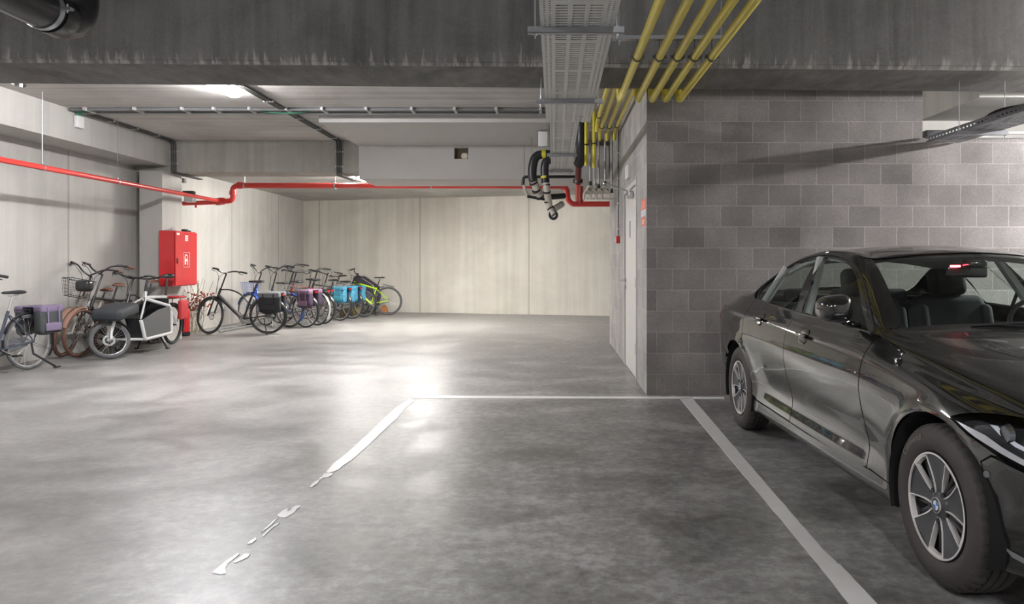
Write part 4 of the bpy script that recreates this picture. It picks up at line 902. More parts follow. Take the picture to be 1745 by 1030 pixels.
m.tube([Vector((WB-.155,0,.50)),Vector((WB-.20,0,.64))],.028,10)
m.build('frame',m_wf,t)
for s in (-1,1): m=MB(); m.prism([(.60,.25),(1.34,.24),(1.46,.50),(1.00,.62),(.62,.66)],.012,Matrix.Translation((0,s*.24+(.006 if s>0 else .006),0))@Matrix.Rotation(R(90),4,'X')) if False else m.prism([(.60,.25),(1.34,.24),(1.46,.50),(1.00,.62),(.62,.66)],.012,Matrix.Translation((0,s*.24+.006,0))@Matrix.Rotation(R(90),4,'X')); m.build('box_panel',m_gpan,t)
m=MB(); m.bb(.60,1.36,-.23,.23,.23,.25); m.prism([(.62,.25),(.62,.78),(.60,.78),(.60,.25)],.44,Matrix.Translation((0,.22,0))@Matrix.Rotation(R(90),4,'X')); m.prism([(1.36,.25),(1.48,.53),(1.46,.54),(1.34,.25)],.44,Matrix.Translation((0,.22,0))@Matrix.Rotation(R(90),4,'X')); m.build('box_liner',m_bk,t)
m=MB(); m.rbox((WB-.15,0,.64),(.56,.40,.17),.06,Matrix.Rotation(R(9),3,'Y')); 
cv=m.build('front_cover',mat('dark cover fabric',(.035,.038,.045),.7),t)
m=MB(); m.tube([(.9,-.242,.30),(.9,-.262,.32),(.9,-.262,.36)],.008,6); m.build('box_latch',m_alu,t)
m=MB(MS)
for s in(-1,1):
    c=Fx+Vector((-.10,s*.07,.29)); m.tube(smoothpath([c+Vector((0,-s*.03,.03)),c,Fx+Vector((-.02,s*.075,.10)),Fx+Vector((0,s*.07,0))],5),[.018]*5+[.022]*5+[.017]*6,10)
m.tube([Fx+Vector((-.10,-.07,.30)),Fx+Vector((-.10,.07,.30))],.018,8); m.build('fork',m_wf,t)
m=MB(MS); vs=[];n=14
for i in range(n+1):
    a=R(15+150*i/n)
    for q in range(5): w=(q-2)/2; vs.append(Fx+Vector((math.cos(a)*(Rf+.025-.014*w*w),w*.04,math.sin(a)*(Rf+.025-.014*w*w))))
m.add(vs,[(i*5+q,i*5+q+1,(i+1)*5+q+1,(i+1)*5+q) for i in range(n) for q in range(4)]); m.build('mudguard',m_bk,t)
m=MB(); vs=[];n=16
for i in range(n+1):
    a=R(20+185*i/n)
    for q in range(5): w=(q-2)/2; vs.append(A+Vector((math.cos(a)*(Rr+.025-.014*w*w),w*.035,math.sin(a)*(Rr+.025-.014*w*w))))
m.add(vs,[(i*5+q,i*5+q+1,(i+1)*5+q+1,(i+1)*5+q) for i in range(n) for q in range(4)]); m.build('mudguard',m_bk,t)
m=MB(); tp=hd+Vector((-.08,0,.28)); m.tube([hd+Vector((-.03,0,.08)),tp],.017,10); m.build('stem',m_bk,t)
m=MB()
for s in(-1,1):
    pp=smoothpath([tp,tp+Vector((.03,s*.10,.01)),tp+Vector((0,s*.22,.03)),tp+Vector((-.09,s*.33,.03))],5); m.tube(pp,.012,8); e=pp[-1];dr=(pp[-1]-pp[-3]).normalized()
    MB().tube([e-dr*.10,e+dr*.01],.018,10).build('grip',m_black,t); m.ell(e-dr*.14+Vector((.03,0,0)),(.03,.025,.02),8,6); m.tube([e-dr*.14+Vector((.04,0,0)),e-dr*.02+Vector((.06,0,-.02))],.006,6)
    m.tube(smoothpath([e-dr*.14+Vector((.03,0,0)),tp+Vector((.15,s*.05,-.05)),hd+Vector((.2,s*.1,-.2)),Vector((1.35,s*.15,.6))],4),.004,5)
m.rbox(tp+Vector((.02,0,.04)),(.04,.07,.03),.01); m.build('handlebar',m_bk,t)
sd=Vector((.17,0,1.10)); MB().tube([st,sd-Vector((0,0,.02))],.015,10).build('seatpost',m_bk,t)
m=MB(); m.ell(sd+Vector((-.05,0,.02)),(.09,.085,.035),14,8,e=.85); m.ell(sd+Vector((.06,0,.02)),(.12,.030,.025),12,8); m.build('saddle',m_sadb,t)
m=MB(); m.lathe([(.02,-.055),(.085,-.055),(.085,-.048),(.02,-.048)],BB,'y',28,closed=True); 
for s,a in((-1,-.3),(1,-.3+math.pi)): e=BB+Vector((math.cos(a)*.17,s*.08,math.sin(a)*.17)); m.tube([BB+Vector((0,s*.06,0)),e],.011,8); MB().box(e+Vector((0,s*.05,0)),(.08,.09,.022)).build('pedal',m_black,t)
m.build('crankset',m_bk,t)
m=MB(); z=Rr+.42
for s in(-1,1):
    m.tube([(.18,s*.04,z),(-.30,s*.06,z)],.007,6); m.tube([(0,s*.07,Rr),(-.14,s*.06,z)],.006,6)
for x in(-.25,-.15,-.05,.05): m.tube([(x,-.06,z),(x,.06,z)],.006,6)
m.build('luggage_rack',m_bk,t)
m=MB(); 
for s in(-1,1): m.tube([(.70,s*.12,.22),(.66,s*.22,.015)],.014,8); m.box((.66,s*.23,.012),(.05,.05,.02))
m.tube([(.70,-.12,.22),(.70,.12,.22)],.012,8); m.build('kickstand',m_bk,t)
m=MB(); m.rbox((-.12,.115,.56),(.28,.06,.32),.03); m.rbox((-.12,0,.765),(.28,.22,.03),.01); 
o=onbike(t,m,'pannier_bag',mat('red bag fabric',(.50,.03,.035),.6,0,.2),'red bag hanging on the rear rack of the white cargo bicycle','bag')
# ================================================================ CAR
class Mono:
    """monotone cubic interpolation through keyed values"""
    def __init__(s,pts):
        s.x=[p[0] for p in pts]; s.y=[p[1] for p in pts]; n=len(pts)
        h=[s.x[i+1]-s.x[i] for i in range(n-1)]; d=[(s.y[i+1]-s.y[i])/h[i] for i in range(n-1)]
        m=[d[0]]+[0 if d[i-1]*d[i]<=0 else (h[i-1]+h[i])*3/((2*h[i]+h[i-1])/d[i-1]+(h[i]+2*h[i-1])/d[i]) for i in range(1,n-1)]+[d[-1]]
        s.m=m; s.h=h
    def __call__(s,t):
        x=s.x
        if t<=x[0]: return s.y[0]
        if t>=x[-1]: return s.y[-1]
        i=0
        while t>x[i+1]: i+=1
        u=(t-x[i])/s.h[i]; h=s.h[i]
        return (1+2*u)*(1-u)**2*s.y[i]+u*(1-u)**2*h*s.m[i]+u*u*(3-2*u)*s.y[i+1]+u*u*(u-1)*h*s.m[i+1]
fW=Mono([(0,.42),(.04,.58),(.12,.70),(.25,.785),(.42,.850),(.62,.887),(.85,.900),(1.3,.903),(2.0,.908),(2.8,.910),(3.4,.913),(3.8,.912),(4.1,.895),(4.4,.845),(4.6,.765),(4.68,.66),(4.71,.50)])
fzb=Mono([(0,.27),(.2,.21),(.5,.19),(1.2,.185),(3.2,.195),(4.0,.24),(4.5,.32),(4.71,.42)])
fzB=Mono([(0,.58),(.05,.66),(.15,.715),(.30,.765),(.45,.805),(.8,.872),(1.2,.927),(1.5,.957),(2.0,.970),(2.5,.985),(3.0,1.005),(3.5,1.028),(3.9,1.040),(4.3,1.025),(4.55,.985),(4.66,.93),(4.71,.86)])
fxB=Mono([(0,.36),(.05,.50),(.15,.60),(.30,.675),(.45,.735),(.8,.790),(1.2,.806),(1.5,.812),(2.0,.820),(2.5,.825),(3.0,.822),(3.5,.800),(3.9,.765),(4.3,.70),(4.55,.62),(4.66,.50),(4.71,.36)])
fxr=Mono([(0,.28),(.3,.53),(.8,.63),(1.2,.68),(1.42,.755),(1.6,.715),(1.8,.665),(2.0,.618),(2.12,.594),(2.4,.572),(2.7,.565),(3.0,.570),(3.3,.590),(3.6,.635),(3.8,.665),(3.95,.675),(4.4,.60),(4.66,.40),(4.71,.28)])
fzr=Mono([(0,.60),(.05,.69),(.15,.755),(.30,.81),(.45,.845),(.8,.905),(1.2,.955),(1.42,.985),(1.6,1.085),(1.8,1.195),(2.0,1.285),(2.12,1.325),(2.4,1.368),(2.7,1.382),(3.0,1.362),(3.3,1.300),(3.6,1.19),(3.8,1.105),(3.95,1.068),(4.4,1.050),(4.6,1.01),(4.66,.96),(4.71,.88)])
fzc=Mono([(0,.62),(.05,.73),(.15,.80),(.30,.852),(.45,.885),(.8,.945),(1.2,.993),(1.30,1.003),(1.42,1.075),(1.6,1.178),(1.8,1.285),(1.95,1.352),(2.05,1.382),(2.2,1.405),(2.5,1.430),(2.8,1.432),(3.1,1.410),(3.3,1.375),(3.6,1.262),(3.8,1.175),(3.95,1.110),(4.05,1.093),(4.4,1.078),(4.6,1.045),(4.66,.985),(4.71,.90)])
AX=(.79,3.645); AR=.368; AZ=.335
_secc={}
def secpts(t):
    k=round(t,5)
    if k in _secc: return _secc[k]
    W,zb,zB,xB,xr,zr,zc=fW(t),fzb(t),fzB(t),fxB(t),fxr(t),fzr(t),fzc(t); h=zB-zb
    cab=max(0,min(1,(t-1.4)/.3))*max(0,min(1,(3.9-t)/.3))
    low=.045*max(0,min(1,(t-1.0)/.5))*max(0,min(1,(3.5-t)/.5))
    p=[(W-.16,zb),(W-.052,zb+.012),(W-.034,zb+.11),(W-.012-low,zb+.30*h),(W-.004-low*.35,zb+.50*h),(W,zb+.68*h),(W-.020,zb+.845*h),(xB+(W-xB)*.35,zb+.935*h),(xB,zB),
       (xB+(xr-xB)*.5+.018*cab,zB+(zr-zB)*.53),(xr,zr)]
    for q in(.80,.5,.2,0): p.append((xr*q, zr+(zc-zr)*(1-q*q)))
    _secc[k]=p; return p
NS=14 # last index
kB=8; kR=10
def sect(t,s):
    p=secpts(t); n=len(p); s=max(0,min(n-1-1e-9,s)); i=int(s); u=s-i
    out=[]
    for c in(0,1):
        p1=p[i][c];p2=p[i+1][c]
        p0=p[i-1][c] if i>0 else 2*p1-p2
        if i+2<n: p3=p[i+2][c]
        else: p3=(p[i][c] if c==1 else -p[i][0])
        out.append(.5*((2*p1)+(p2-p0)*u+(2*p0-5*p1+4*p2-p3)*u*u+(3*p1-p0-3*p2+p3)*u**3))
    return out
def surf(t,s,off=0):
    x,z=sect(t,s)
    for a in AX:
        r=math.hypot(t-a,z-AZ)
        if x>.5: x+=.014*math.exp(-((r-AR)/.045)**2)
    if off:
        n=snorm(t,s); return Vector((x,t,z))-n*off
    return Vector((x,t,z))
def snorm(t,s):
    e=.004; a=surf(t+e,s)-surf(t-e,s); b=surf(t,min(NS,s+.01))-surf(t,s-.01) if s>.01 else surf(t,s+.01)-surf(t,s)
    n=a.cross(b)
    if n.length<1e-9: return Vector((1,0,0))
    n.normalize(); x,z=sect(t,s)
    if n.dot(Vector((x,0,(z-.6)*1.2)))<0: n=-n
    return n
_tab={}
def s_of_z(t,z,smax=NS):
    k=round(t,3)
    if k not in _tab: _tab[k]=[(s/20,surf(k,s/20).z) for s in range(0,NS*20+1)]
    T=_tab[k]
    for i in range(20,len(T)-1):
        if T[i][1]<=z<=T[i+1][1]:
            return T[i][0]+.05*(z-T[i][1])/max(1e-6,T[i+1][1]-T[i][1])
    return 1.0 if z<T[20][1] else NS
def s_of_x(t,x):
    for i in range(kR*20-20,NS*20):
        a=sect(t,i/20)[0];b=sect(t,(i+1)/20)[0]
        if a>=x>=b: return i/20+.05*(a-x)/max(1e-6,a-b)
    return NS
def dens(pts,kind,step=.03):
    """pts in (t,z) or (t,s) → dense domain points"""
    out=[]
    for i in range(len(pts)-1):
        a,b=pts[i],pts[i+1]; L=math.hypot(b[0]-a[0],(b[1]-a[1])*(1 if kind=='z' else .12)); n=max(1,int(L/step))
        for k in range(n):
            u=k/n; t=a[0]+(b[0]-a[0])*u; v=a[1]+(b[1]-a[1])*u
            out.append((t,s_of_z(t,v) if kind=='z' else v))
    return out
def zp_(pts,closed=True): 
    pts=list(pts)+([pts[0]] if closed else []); return dens(pts,'z')
def sm2(pts,n=5,closed=False):
    """smooth 2D polyline"""
    if closed: pp=[pts[-1]]+list(pts)+[pts[0],pts[1]]; q=[Vector((p[0],p[1],0)) for p in pp]; rng=range(1,len(q)-2)
    else: q=[Vector((p[0],p[1],0)) for p in pts]; q=[q[0]]+q+[q[-1]]; rng=range(1,len(q)-2)
    out=[]
    for i in rng:
        for k in range(n):
            u=k/n;p0,p1,p2,p3=q[i-1],q[i],q[i+1],q[i+2]
            v=.5*((2*p1)+(p2-p0)*u+(2*p0-5*p1+4*p2-p3)*u*u+(3*p1-p0-3*p2+p3)*u**3); out.append((v.x,v.y))
    if not closed: out.append(tuple(pts[-1]))
    return out
def inpoly(x,y,pl):
    c=False;n=len(pl);j=n-1
    for i in range(n):
        xi,yi=pl[i];xj,yj=pl[j]
        if (yi>y)!=(yj>y) and x<(xj-xi)*(y-yi)/(yj-yi)+xi: c=not c
        j=i
    return c
SS=.12
def panel(name,outer,holes,m,root,off=0,side=1,mirror_merge=False,thick=0.0,dt=.045,parent=None,fn=None):
    """outer/holes : closed polylines in domain (t,s)"""
    O=[(t,s*SS) for t,s in outer]; Hs=[[(t,s*SS) for t,s in h] for h in holes]
    pts=[];edges=[]
    for pl in [O]+Hs:
        b=len(pts); pts+=pl; edges+=[(b+i,b+(i+1)%len(pl)) for i in range(len(pl))]
    nb=len(pts)
    t0=min(p[0] for p in O);t1=max(p[0] for p in O);s0=min(p[1] for p in O);s1=max(p[1] for p in O)
    bp=np.array(pts[:nb])
    ds=.25*SS
    ta=t0+.5*dt
    ts=[];x=t0+.5*dt
    while x<t1:
        ts.append(x); x+= dt*(.35 if (x<.35 or x>4.45) else 1)
    sv=s0+.5*ds
    while sv<s1:
        for i,tt in enumerate(ts):
            xx=tt
            if inpoly(xx,sv,O) and not any(inpoly(xx,sv,h) for h in Hs):
                dd=((bp[:,0]-xx)**2+(bp[:,1]-sv)**2).min()
                if dd>(.011)**2: pts.append((xx,sv))
        sv+=ds
    r=delaunay_2d_cdt([Vector(p) for p in pts],edges,[],0,1e-6)
    vv,_,ff=r[0],r[1],r[2]
    faces=[]
    for f in ff:
        cx=sum(vv[i].x for i in f)/3;cy=sum(vv[i].y for i in f)/3
        if inpoly(cx,cy,O) and not any(inpoly(cx,cy,h) for h in Hs): faces.append(tuple(f))
    P3=[];N3=[]
    for v in vv:
        t,s=v.x,v.y/SS
        p=(fn or surf)(t,s); n=snorm(t,s)
        P3.append(p-n*off); N3.append(n)
    V=[];Nn=[];Fc=[]
    def addside(sg):
        b=len(V)
        for p,n in zip(P3,N3): V.append((p.x*sg,p.y,p.z)); Nn.append((n.x*sg,n.y,n.z))
        for f in faces:
            a,bb,c=[Vector(V[b+i]) for i in f]; nn=(bb-a).cross(c-a)
            q=f if nn.dot(Vector(Nn[b+f[0]]))>0 else f[::-1]
            Fc.append(tuple(b+i for i in q))
    if mirror_merge: addside(1); addside(-1)
    else: addside(side)
    me=bpy.data.meshes.new(name); me.from_pydata(V,[],Fc); me.shade_smooth()
    me.normals_split_custom_set_from_vertices(Nn)
    me.materials.append(m); o=bpy.data.objects.new(name,me); COL.objects.link(o); o.parent=parent or root
    return o
# ---- materials
def paint():
    m,nt,b,N,L=newmat('dusty black car paint'); setc(b,metal=.0,ior=1.5,coat=1,coatr=.03,rough=.3,coatior=2.2,spec=.08)
    tc=N.new('ShaderNodeTexCoord'); n=N.new('ShaderNodeTexNoise'); n.inputs['Scale'].default_value=3; n.inputs['Detail'].default_value=8; L.new(tc.outputs['Object'],n.inputs['Vector'])
    r=ramp(N,[(.3,(.006,.006,.006)),(.8,(.016,.016,.015))]); L.new(n.outputs['Fac'],r.inputs['Fac']); L.new(r.outputs['Color'],b.inputs['Base Color'])
    q=N.new('ShaderNodeMapRange'); q.inputs['From Min'].default_value=.35; q.inputs['From Max'].default_value=.7; q.inputs['To Min'].default_value=.02; q.inputs['To Max'].default_value=.06
    L.new(n.outputs['Fac'],q.inputs['Value']); L.new(q.outputs[0],b.inputs['Coat Roughness']); return m
m_paint=paint()
def glassm(name,tint,rough=.0,mixf=.12):
    m,nt,b,N,L=newmat(name)
    out=N['Material Output']; tr=N.new('ShaderNodeBsdfTransparent'); tr.inputs[0].default_value=(*tint,1); gl=N.new('ShaderNodeBsdfGlossy'); gl.inputs['Roughness'].default_value=.02
    fr_=N.new('ShaderNodeFresnel'); ge=N.new('ShaderNodeNewGeometry'); mr_=N.new('ShaderNodeMapRange'); mr_.inputs['To Min'].default_value=1.3; mr_.inputs['To Max'].default_value=1/1.3; L.new(ge.outputs['Backfacing'],mr_.inputs['Value']); L.new(mr_.outputs[0],fr_.inputs[0]); ms=N.new('ShaderNodeMixShader'); L.new(fr_.outputs[0],ms.inputs[0]); L.new(tr.outputs[0],ms.inputs[1]); L.new(gl.outputs[0],ms.inputs[2]); L.new(ms.outputs[0],out.inputs[0]); N.remove(b); return m
m_glass=glassm('tinted car glass',(.80,.86,.83)); m_lens=glassm('clear lamp lens',(.85,.86,.88))
m_trim=mat('gloss black trim',(.012,.012,.012),.12,0,.1,coat=1); m_gap=mat('black under body',(.008,.008,.008),.9)
m_int=mat('dark cabin fabric',(.014,.016,.017),.8,0,.2,30); m_intl=mat('light headliner',(.42,.43,.42),.8,0,.05); m_ctrim=mat('grey dark window moulding',(.06,.06,.062),.3,.6)
m_tire=mat('dusty car tyre rubber',(.042,.036,.034),.72,0,.25,14,.15); m_wgrey=mat('dark grey wheel paint',(.075,.077,.083),.38,.5,.1); m_wsil=mat('machined wheel edge',(.70,.67,.65),.35,.35,.06); m_wdark=mat('wheel barrel dark grey',(.035,.035,.038),.5,.4,.1)  # plain dark grey for barrel, inner spokes and bolts
car=thing('car','black four door saloon car parked nose first towards the viewer at the right','car')
CX0,CD0=2.434,3.01-.79   # centre line at front axle, world y of the nose
yaw=math.atan2(2.434-2.354,2.855)  # small skew
# local: x = across (positive = side seen), y = t (rearwards), z up
Mc=Matrix.Translation((2.434+.79*math.sin(yaw),CD0,0))@Matrix.Rotation(yaw,4,'Z')@Matrix.Diagonal((-1,1,1,1))
Mr=Matrix.Translation((2.434+.79*math.sin(yaw),CD0,0))@Matrix.Rotation(yaw,4,'Z')
car.matrix_world=Mr
# side seen is world -x: panels with side=-1 are visible ones. sg=-1 → seen side
gap=.0035
def circ(a,rad,t0=None,z0=None):
    pass
archF=lambda r,a0,a1,n=26:[(AX[0]+r*math.cos(R(a0+(a1-a0)*i/n)),AZ+r*math.sin(R(a0+(a1-a0)*i/n))) for i in range(n+1)]
archR=lambda r,a0,a1,n=26:[(AX[1]+r*math.cos(R(a0+(a1-a0)*i/n)),AZ+r*math.sin(R(a0+(a1-a0)*i/n))) for i in range(n+1)]
zbt=lambda t:fzb(t)+.02
# window outlines in (t,z)
win_f=[(1.60,.985),(1.78,1.10),(1.95,1.20),(2.10,1.268),(2.25,1.313),(2.42,1.34),(2.60,1.353),(2.655,1.352),(2.60,1.24),(2.53,1.11),(2.47,1.0),(2.2,.992),(1.9,.986),(1.70,.981)]
win_r=[(2.60,1.008),(2.66,1.11),(2.72,1.24),(2.775,1.348),(2.95,1.342),(3.12,1.322),(3.23,1.296),(3.19,1.17),(3.145,1.030),(2.9,1.020)]
win_q=[(3.175,1.032),(3.215,1.16),(3.262,1.285),(3.36,1.248),(3.45,1.200),(3.52,1.150),(3.545,1.105),(3.52,1.07),(3.45,1.045),(3.3,1.038)]
dlo=[(1.50,.972),(1.66,1.075),(1.83,1.175),(2.0,1.255),(2.14,1.303),(2.28,1.338),(2.45,1.362),(2.65,1.373),(2.85,1.370),(3.05,1.352),(3.22,1.322),(3.38,1.268),(3.50,1.205),(3.60,1.135),(3.61,1.09),(3.57,1.052),(3.48,1.030)]
lampo=[(.665,.712),(.60,.735),(.50,.752),(.38,.752),(.25,.735),(.13,.70),(.08,.655),(.12,.615),(.22,.598),(.34,.606),(.44,.630),(.55,.668),(.63,.695)]
Zl=[( .02,.62)]
def belt(t0,t1,s=kB-.35,n=30): return [(t0+(t1-t0)*i/n,s) for i in range(n+1)]
sF=kB-.15
dl=dens(sm2(lampo,3,True)+[sm2(lampo,3,True)[0]],'z',.02)
def fill(side,parent,nm):
    pass
for sg,seen in((-1,True),(1,False)):
    def pn(name,pl,holes=(),m=m_paint,parent=None,off=0,**k): return panel(name,pl,list(holes),m,car,off=off,side=sg,parent=parent,**k)
    def Z(l): return dens(l,'z')
    # bumper side (nose to arch)
    bf=[(.445,.655)]; 
    ob=Z([(.44,zbt(.44))]+[(.40,.22)][:0]+[(.005,fzb(.005)+.02),(.005,.60)])[0:0]
    outer=[(t,1.0) for t in np.linspace(.46,.004,22)]+[(.004,s) for s in np.linspace(1.2,kB-.3,26)]+[(t,kB-.3) for t in np.linspace(.03,.20,8)]
    up=Z([(.20,fzB(.20)-.03),(.30,.725),(.45,.715),(.50,.668),(.47,.60),(.452,AZ+.14)]) if False else None
    hd=s_of_z(.20,.70)
    # bumper: below the lamp; fender: behind/above the lamp
    b1=[(t,1.0) for t in np.linspace(.43,.004,22)]+[(.004,s) for s in np.linspace(1.2,s_of_z(.004,.575),10)]
    b2=Z([(.004,.575),(.10,.595),(.22,.578),(.34,.586),(.46,.610),(.49,.585),(.47,.50)])
    b3=Z(archF(AR,153,203,10)[0:]+[(.43,zbt(.43))])
    bumper=b1+b2+b3
    bo=pn('bumper_side',bumper)
    # strip above/around lamp up to hood edge
    f1=[(t,sF) for t in np.linspace(.02,1.47,50)]
    f2=Z([(1.452,fzB(1.452)-.02),(1.452,.70),(1.445,.45),(1.435,.30),(1.40,zbt(1.4)+.10),(1.18,zbt(1.2)+.085)])
    f3=Z(archF(AR,-14 if False else 0,153,44)); f3=Z([(AX[0]+AR,AZ-.02)]+archF(AR,0,152,44))
    f4=Z([(.465,.507),(.497,.586),(.463,.617),(.44,.622)])
    lo=sm2(lampo,3,True)
    # notch following the lamp outline (upper side) from rear tip to the nose
    q=sm2([(.44,.618),(.55,.660),(.64,.695),(.672,.713),(.60,.742),(.50,.758),(.38,.758),(.25,.741),(.13,.706),(.06,.655),(.004,.61)],4)
    f5=Z(q)
    fender=f1[::-1]+[( .004,sF)]+f5[::-1]+f4[::-1]+f3[::-1]+f2[::-1]
    pn('fender',fender)
    # rocker sill
    rk=[(t,1.0) for t in np.linspace(3.30,1.16,50)]+Z([(1.16,AZ-.02),(1.17,zbt(1.2)+.08),(1.40,zbt(1.4)+.092),(2.2,.285),(3.2,.30),(3.272,.315)])
    pn('side_sill',rk)
    pn('side_sill_edge',[(t,.0) for t in np.linspace(3.30,1.16,30)]+[(t,1.0) for t in np.linspace(1.16,3.30,30)],m=m_gap)
    # front door
    fd=Z([(1.460,fzB(1.46)-.02),(1.460,.70),(1.453,.45),(1.443,.305),(1.50,.292),(2.0,.290),(2.515,.297),(2.522,.40),(2.540,.75),(2.552,fzB(2.55)-.02)])
    fd+=[(t,kB-.05) for t in np.linspace(2.552,1.46,36)]
    d1=pn('door',fd)
    rd=Z([(2.560,fzB(2.56)-.02),(2.548,.75),(2.530,.40),(2.523,.30),(3.2,.310),(3.235,.33)]+archR(AR+.012,180,118,16)+[(3.46,.70),(3.47,.85),(3.50,fzB(3.5)-.02)])
    rd+=[(t,kB-.05) for t in np.linspace(3.50,2.56,30)]
    d2=pn('door',rd)
    # rear quarter
    rq=Z([(3.508,fzB(3.5)-.02),(3.478,.85),(3.468,.70)]+archR(AR,121,0,36)+[(4.02,.30)])
    rq+=[(t,1.0) for t in np.linspace(4.03,4.706,24)]+[(4.706,s) for s in np.linspace(1.2,kB,20)]+[(t,kB-.05) for t in np.linspace(4.70,3.51,50)]
    pn('rear_quarter',rq)
    pn('rear_arch_edge',Z([(3.272,.318)]+archR(AR,180,122,18)+[(3.452,.70),(3.452,.69)]+archR(AR+.010,120,181,18)),m=m_paint) if False else None
    # tail lamp
    tl=Z([(4.36,.94),(4.5,.935),(4.62,.90),(4.69,.84),(4.70,.74),(4.62,.76),(4.50,.80),(4.40,.85)])
    panel('tail_lamp',tl,[],mat('red tail lamp glass',(.30,.008,.01),.12,0,.05,coat=1),car,off=-.004,side=sg)
    # pillars + roof rail side frame
    fr1=[(t,kB-.05) for t in np.linspace(1.44,3.95,90)]+[(3.95,s) for s in np.linspace(kB,kR,10)]
    fr2=[(t,kR+.12) for t in np.linspace(3.94,2.13,60)]+[(t,kR+.10) for t in np.linspace(2.12,1.44,30)]
    dz=Z(sm2(dlo,3,False)); dz=dz+[(t,kB+.08) for t in np.linspace(3.46,1.52,50)]
    pn('body_side_frame',fr1+fr2,[dz])
    # inner black frame + windows
    wz=[Z(sm2(w,3,True)+[sm2(w,3,True)[0]]) for w in(win_f,win_r,win_q)]
    pn('window_surround',dz,wz,m=m_trim,off=.006)
    for w,par,k in zip(wz,(d1,d2,d2),range(3)): pn('window',w,m=m_glass,parent=par,off=.010)
    # moulding line around glass
    mb=MB()
    dzt=[surf(t,s)+snorm(t,s)*.001 for t,s in dz]; mb.tube([Vector((p.x*sg,p.y,p.z)) for p in dzt],.0065,6,closed=True); mb.build('window_moulding',m_ctrim,car)
    # headlamp
    L0=panel('headlamp',dl,[],m_lens,car,off=.0,side=sg)
    hw=[]
    panel('lamp_housing',dl,[],mat('dark lamp interior',(.05,.052,.056),.25,.3),car,off=.055,side=sg,parent=L0)
    lowrim=Z([(.66,.708),(.55,.665),(.44,.628),(.34,.604),(.22,.596),(.12,.612),(.125,.632),(.22,.614),(.34,.624),(.44,.652),(.55,.693)])
    panel('lamp_bezel',lowrim,[],mat('satin silver lamp trim',(.60,.60,.61),.35,.3),car,off=.018,side=sg,parent=L0)
    for pl in ([(.52,.728),(.46,.690),(.40,.665),(.33,.650),(.26,.648),(.26,.660),(.33,.664),(.395,.682),(.45,.705),(.49,.733)],[(.36,.735),(.34,.68),(.30,.675),(.31,.735)]):
        panel('light_guide',Z(pl+[pl[0]])[:],[],mat('pale light guide',(.75,.77,.82),.25,.0),car,off=.030,side=sg,parent=L0)
    for tt,zz in((.44,.712),(.24,.695)):
        p=surf(tt,s_of_z(tt,zz),.035); mb=MB(); mb.lathe([(.0,-.02),(.03,-.015),(.038,.0),(.034,.0),(.0,-.004)],(p.x*sg,p.y-.0,p.z),'x',20); mb.build('reflector',mat('dark chrome',(.35,.36,.38),.12,.9),L0)
    # door handles
    for tt,zz,dd in((2.26,.872,d1),(3.12,.910,d2)):
        s=s_of_z(tt,zz); p=surf(tt,s); n=snorm(tt,s); c=Vector((p.x*sg,p.y,p.z)); nn=Vector((n.x*sg,n.y,n.z)); up=(Vector((0,0,1))-nn*nn.z).normalized(); fw=Vector((0,1,0))-nn*nn.y; fw.normalize()
        rot=Matrix((fw,up,nn)).transposed()
        mb=MB(); mb.ell(c+nn*.0,(.075,.050,.0045),24,8,rot,e=.8); cup=mb.build('handle_cup',m_trim,dd); 
        mb=MB(); mb.rbox(c+nn*.024-fw*.012,(.15,.026,.014),.007,rot); mb.build('door_handle',m_trim,dd)
    # parking sensor
    for tt,zz in((.47,.545),):
        s=s_of_z(tt,zz); p=surf(tt,s); n=snorm(tt,s); nn=Vector((n.x*sg,n.y,n.z)); c=Vector((p.x*sg,p.y,p.z)); MB().cyl(c-nn*.003,c+nn*.002,.012).build('parking_sensor',mat('grey sensor',(.15,.15,.16),.4),car)
    # lower bumper trim + air curtain opening
    tr=Z([(.44,.30),(.30,.262),(.20,.262),(.20,.245),(.30,.243),(.44,.278)]); panel('bumper_trim',tr,[],mat('grey plastic trim',(.16,.16,.165),.4),car,off=-.004,side=sg)
    dk=Z([(.285,.55),(.30,.40),(.275,.29),(.16,.28),(.06,.30),(.06,.47),(.16,.52)]); panel('air_intake',dk,[],mat('blue black plastic',(.012,.015,.025),.35),car,off=-.003,side=sg)
    t2=Z([(.30,.56),(.318,.40),(.292,.275),(.275,.285),(.30,.40),(.283,.555)]); panel('intake_trim',t2,[],mat('grey blue trim',(.12,.125,.15),.3,.3),car,off=-.006,side=sg)
    # mirror
    mr=thing('x','x','x'); bpy.data.objects.remove(mr)
    c=Vector((sg*.955,1.62,1.075))
    mb=MB(); n1=18; 
    vs=[];prof=[(-.088,.35,.30),(-.080,.62,.62),(-.055,.88,.86),(-.01,1,1),(.03,1.0,1.0),(.055,.97,.97)]
    for yy,kx,kz in prof:
        for j in range(24):
            a=2*math.pi*j/24; ca,sa=math.cos(a),math.sin(a); ex=math.copysign(abs(ca)**.55,ca)*.090*kx; ez=math.copysign(abs(sa)**.6,sa)*.072*kz
            vs.append(c+Vector((ex+sg*(.02*(1-kx)),yy-sg*ex*.18,ez*(1-.18*(ex*sg/.09)) )))
    k=len(prof); mb.add(vs,[(i*24+j,i*24+(j+1)%24,(i+1)*24+(j+1)%24,(i+1)*24+j) for i in range(k-1) for j in range(24)]+[tuple(range(24)),tuple((k-1)*24+j for j in range(23,-1,-1))])
    mo=mb.build('wing_mirror',m_trim,car,angle=50)
    mb=MB(); mb.ell(c+Vector((0,.056,0)),(.080,.003,.058),20,6,e=.7); mb.build('mirror_glass',mat('mirror silver',(.7,.7,.72),.05,1),mo)
    mb=MB(); mb.tube([c+Vector((-sg*.05,.01,-.062)),Vector((sg*.86,1.66,.992)),Vector((sg*.80,1.68,.985))],[.022,.018,.018],8); mb.build('mirror_arm',m_trim,mo)
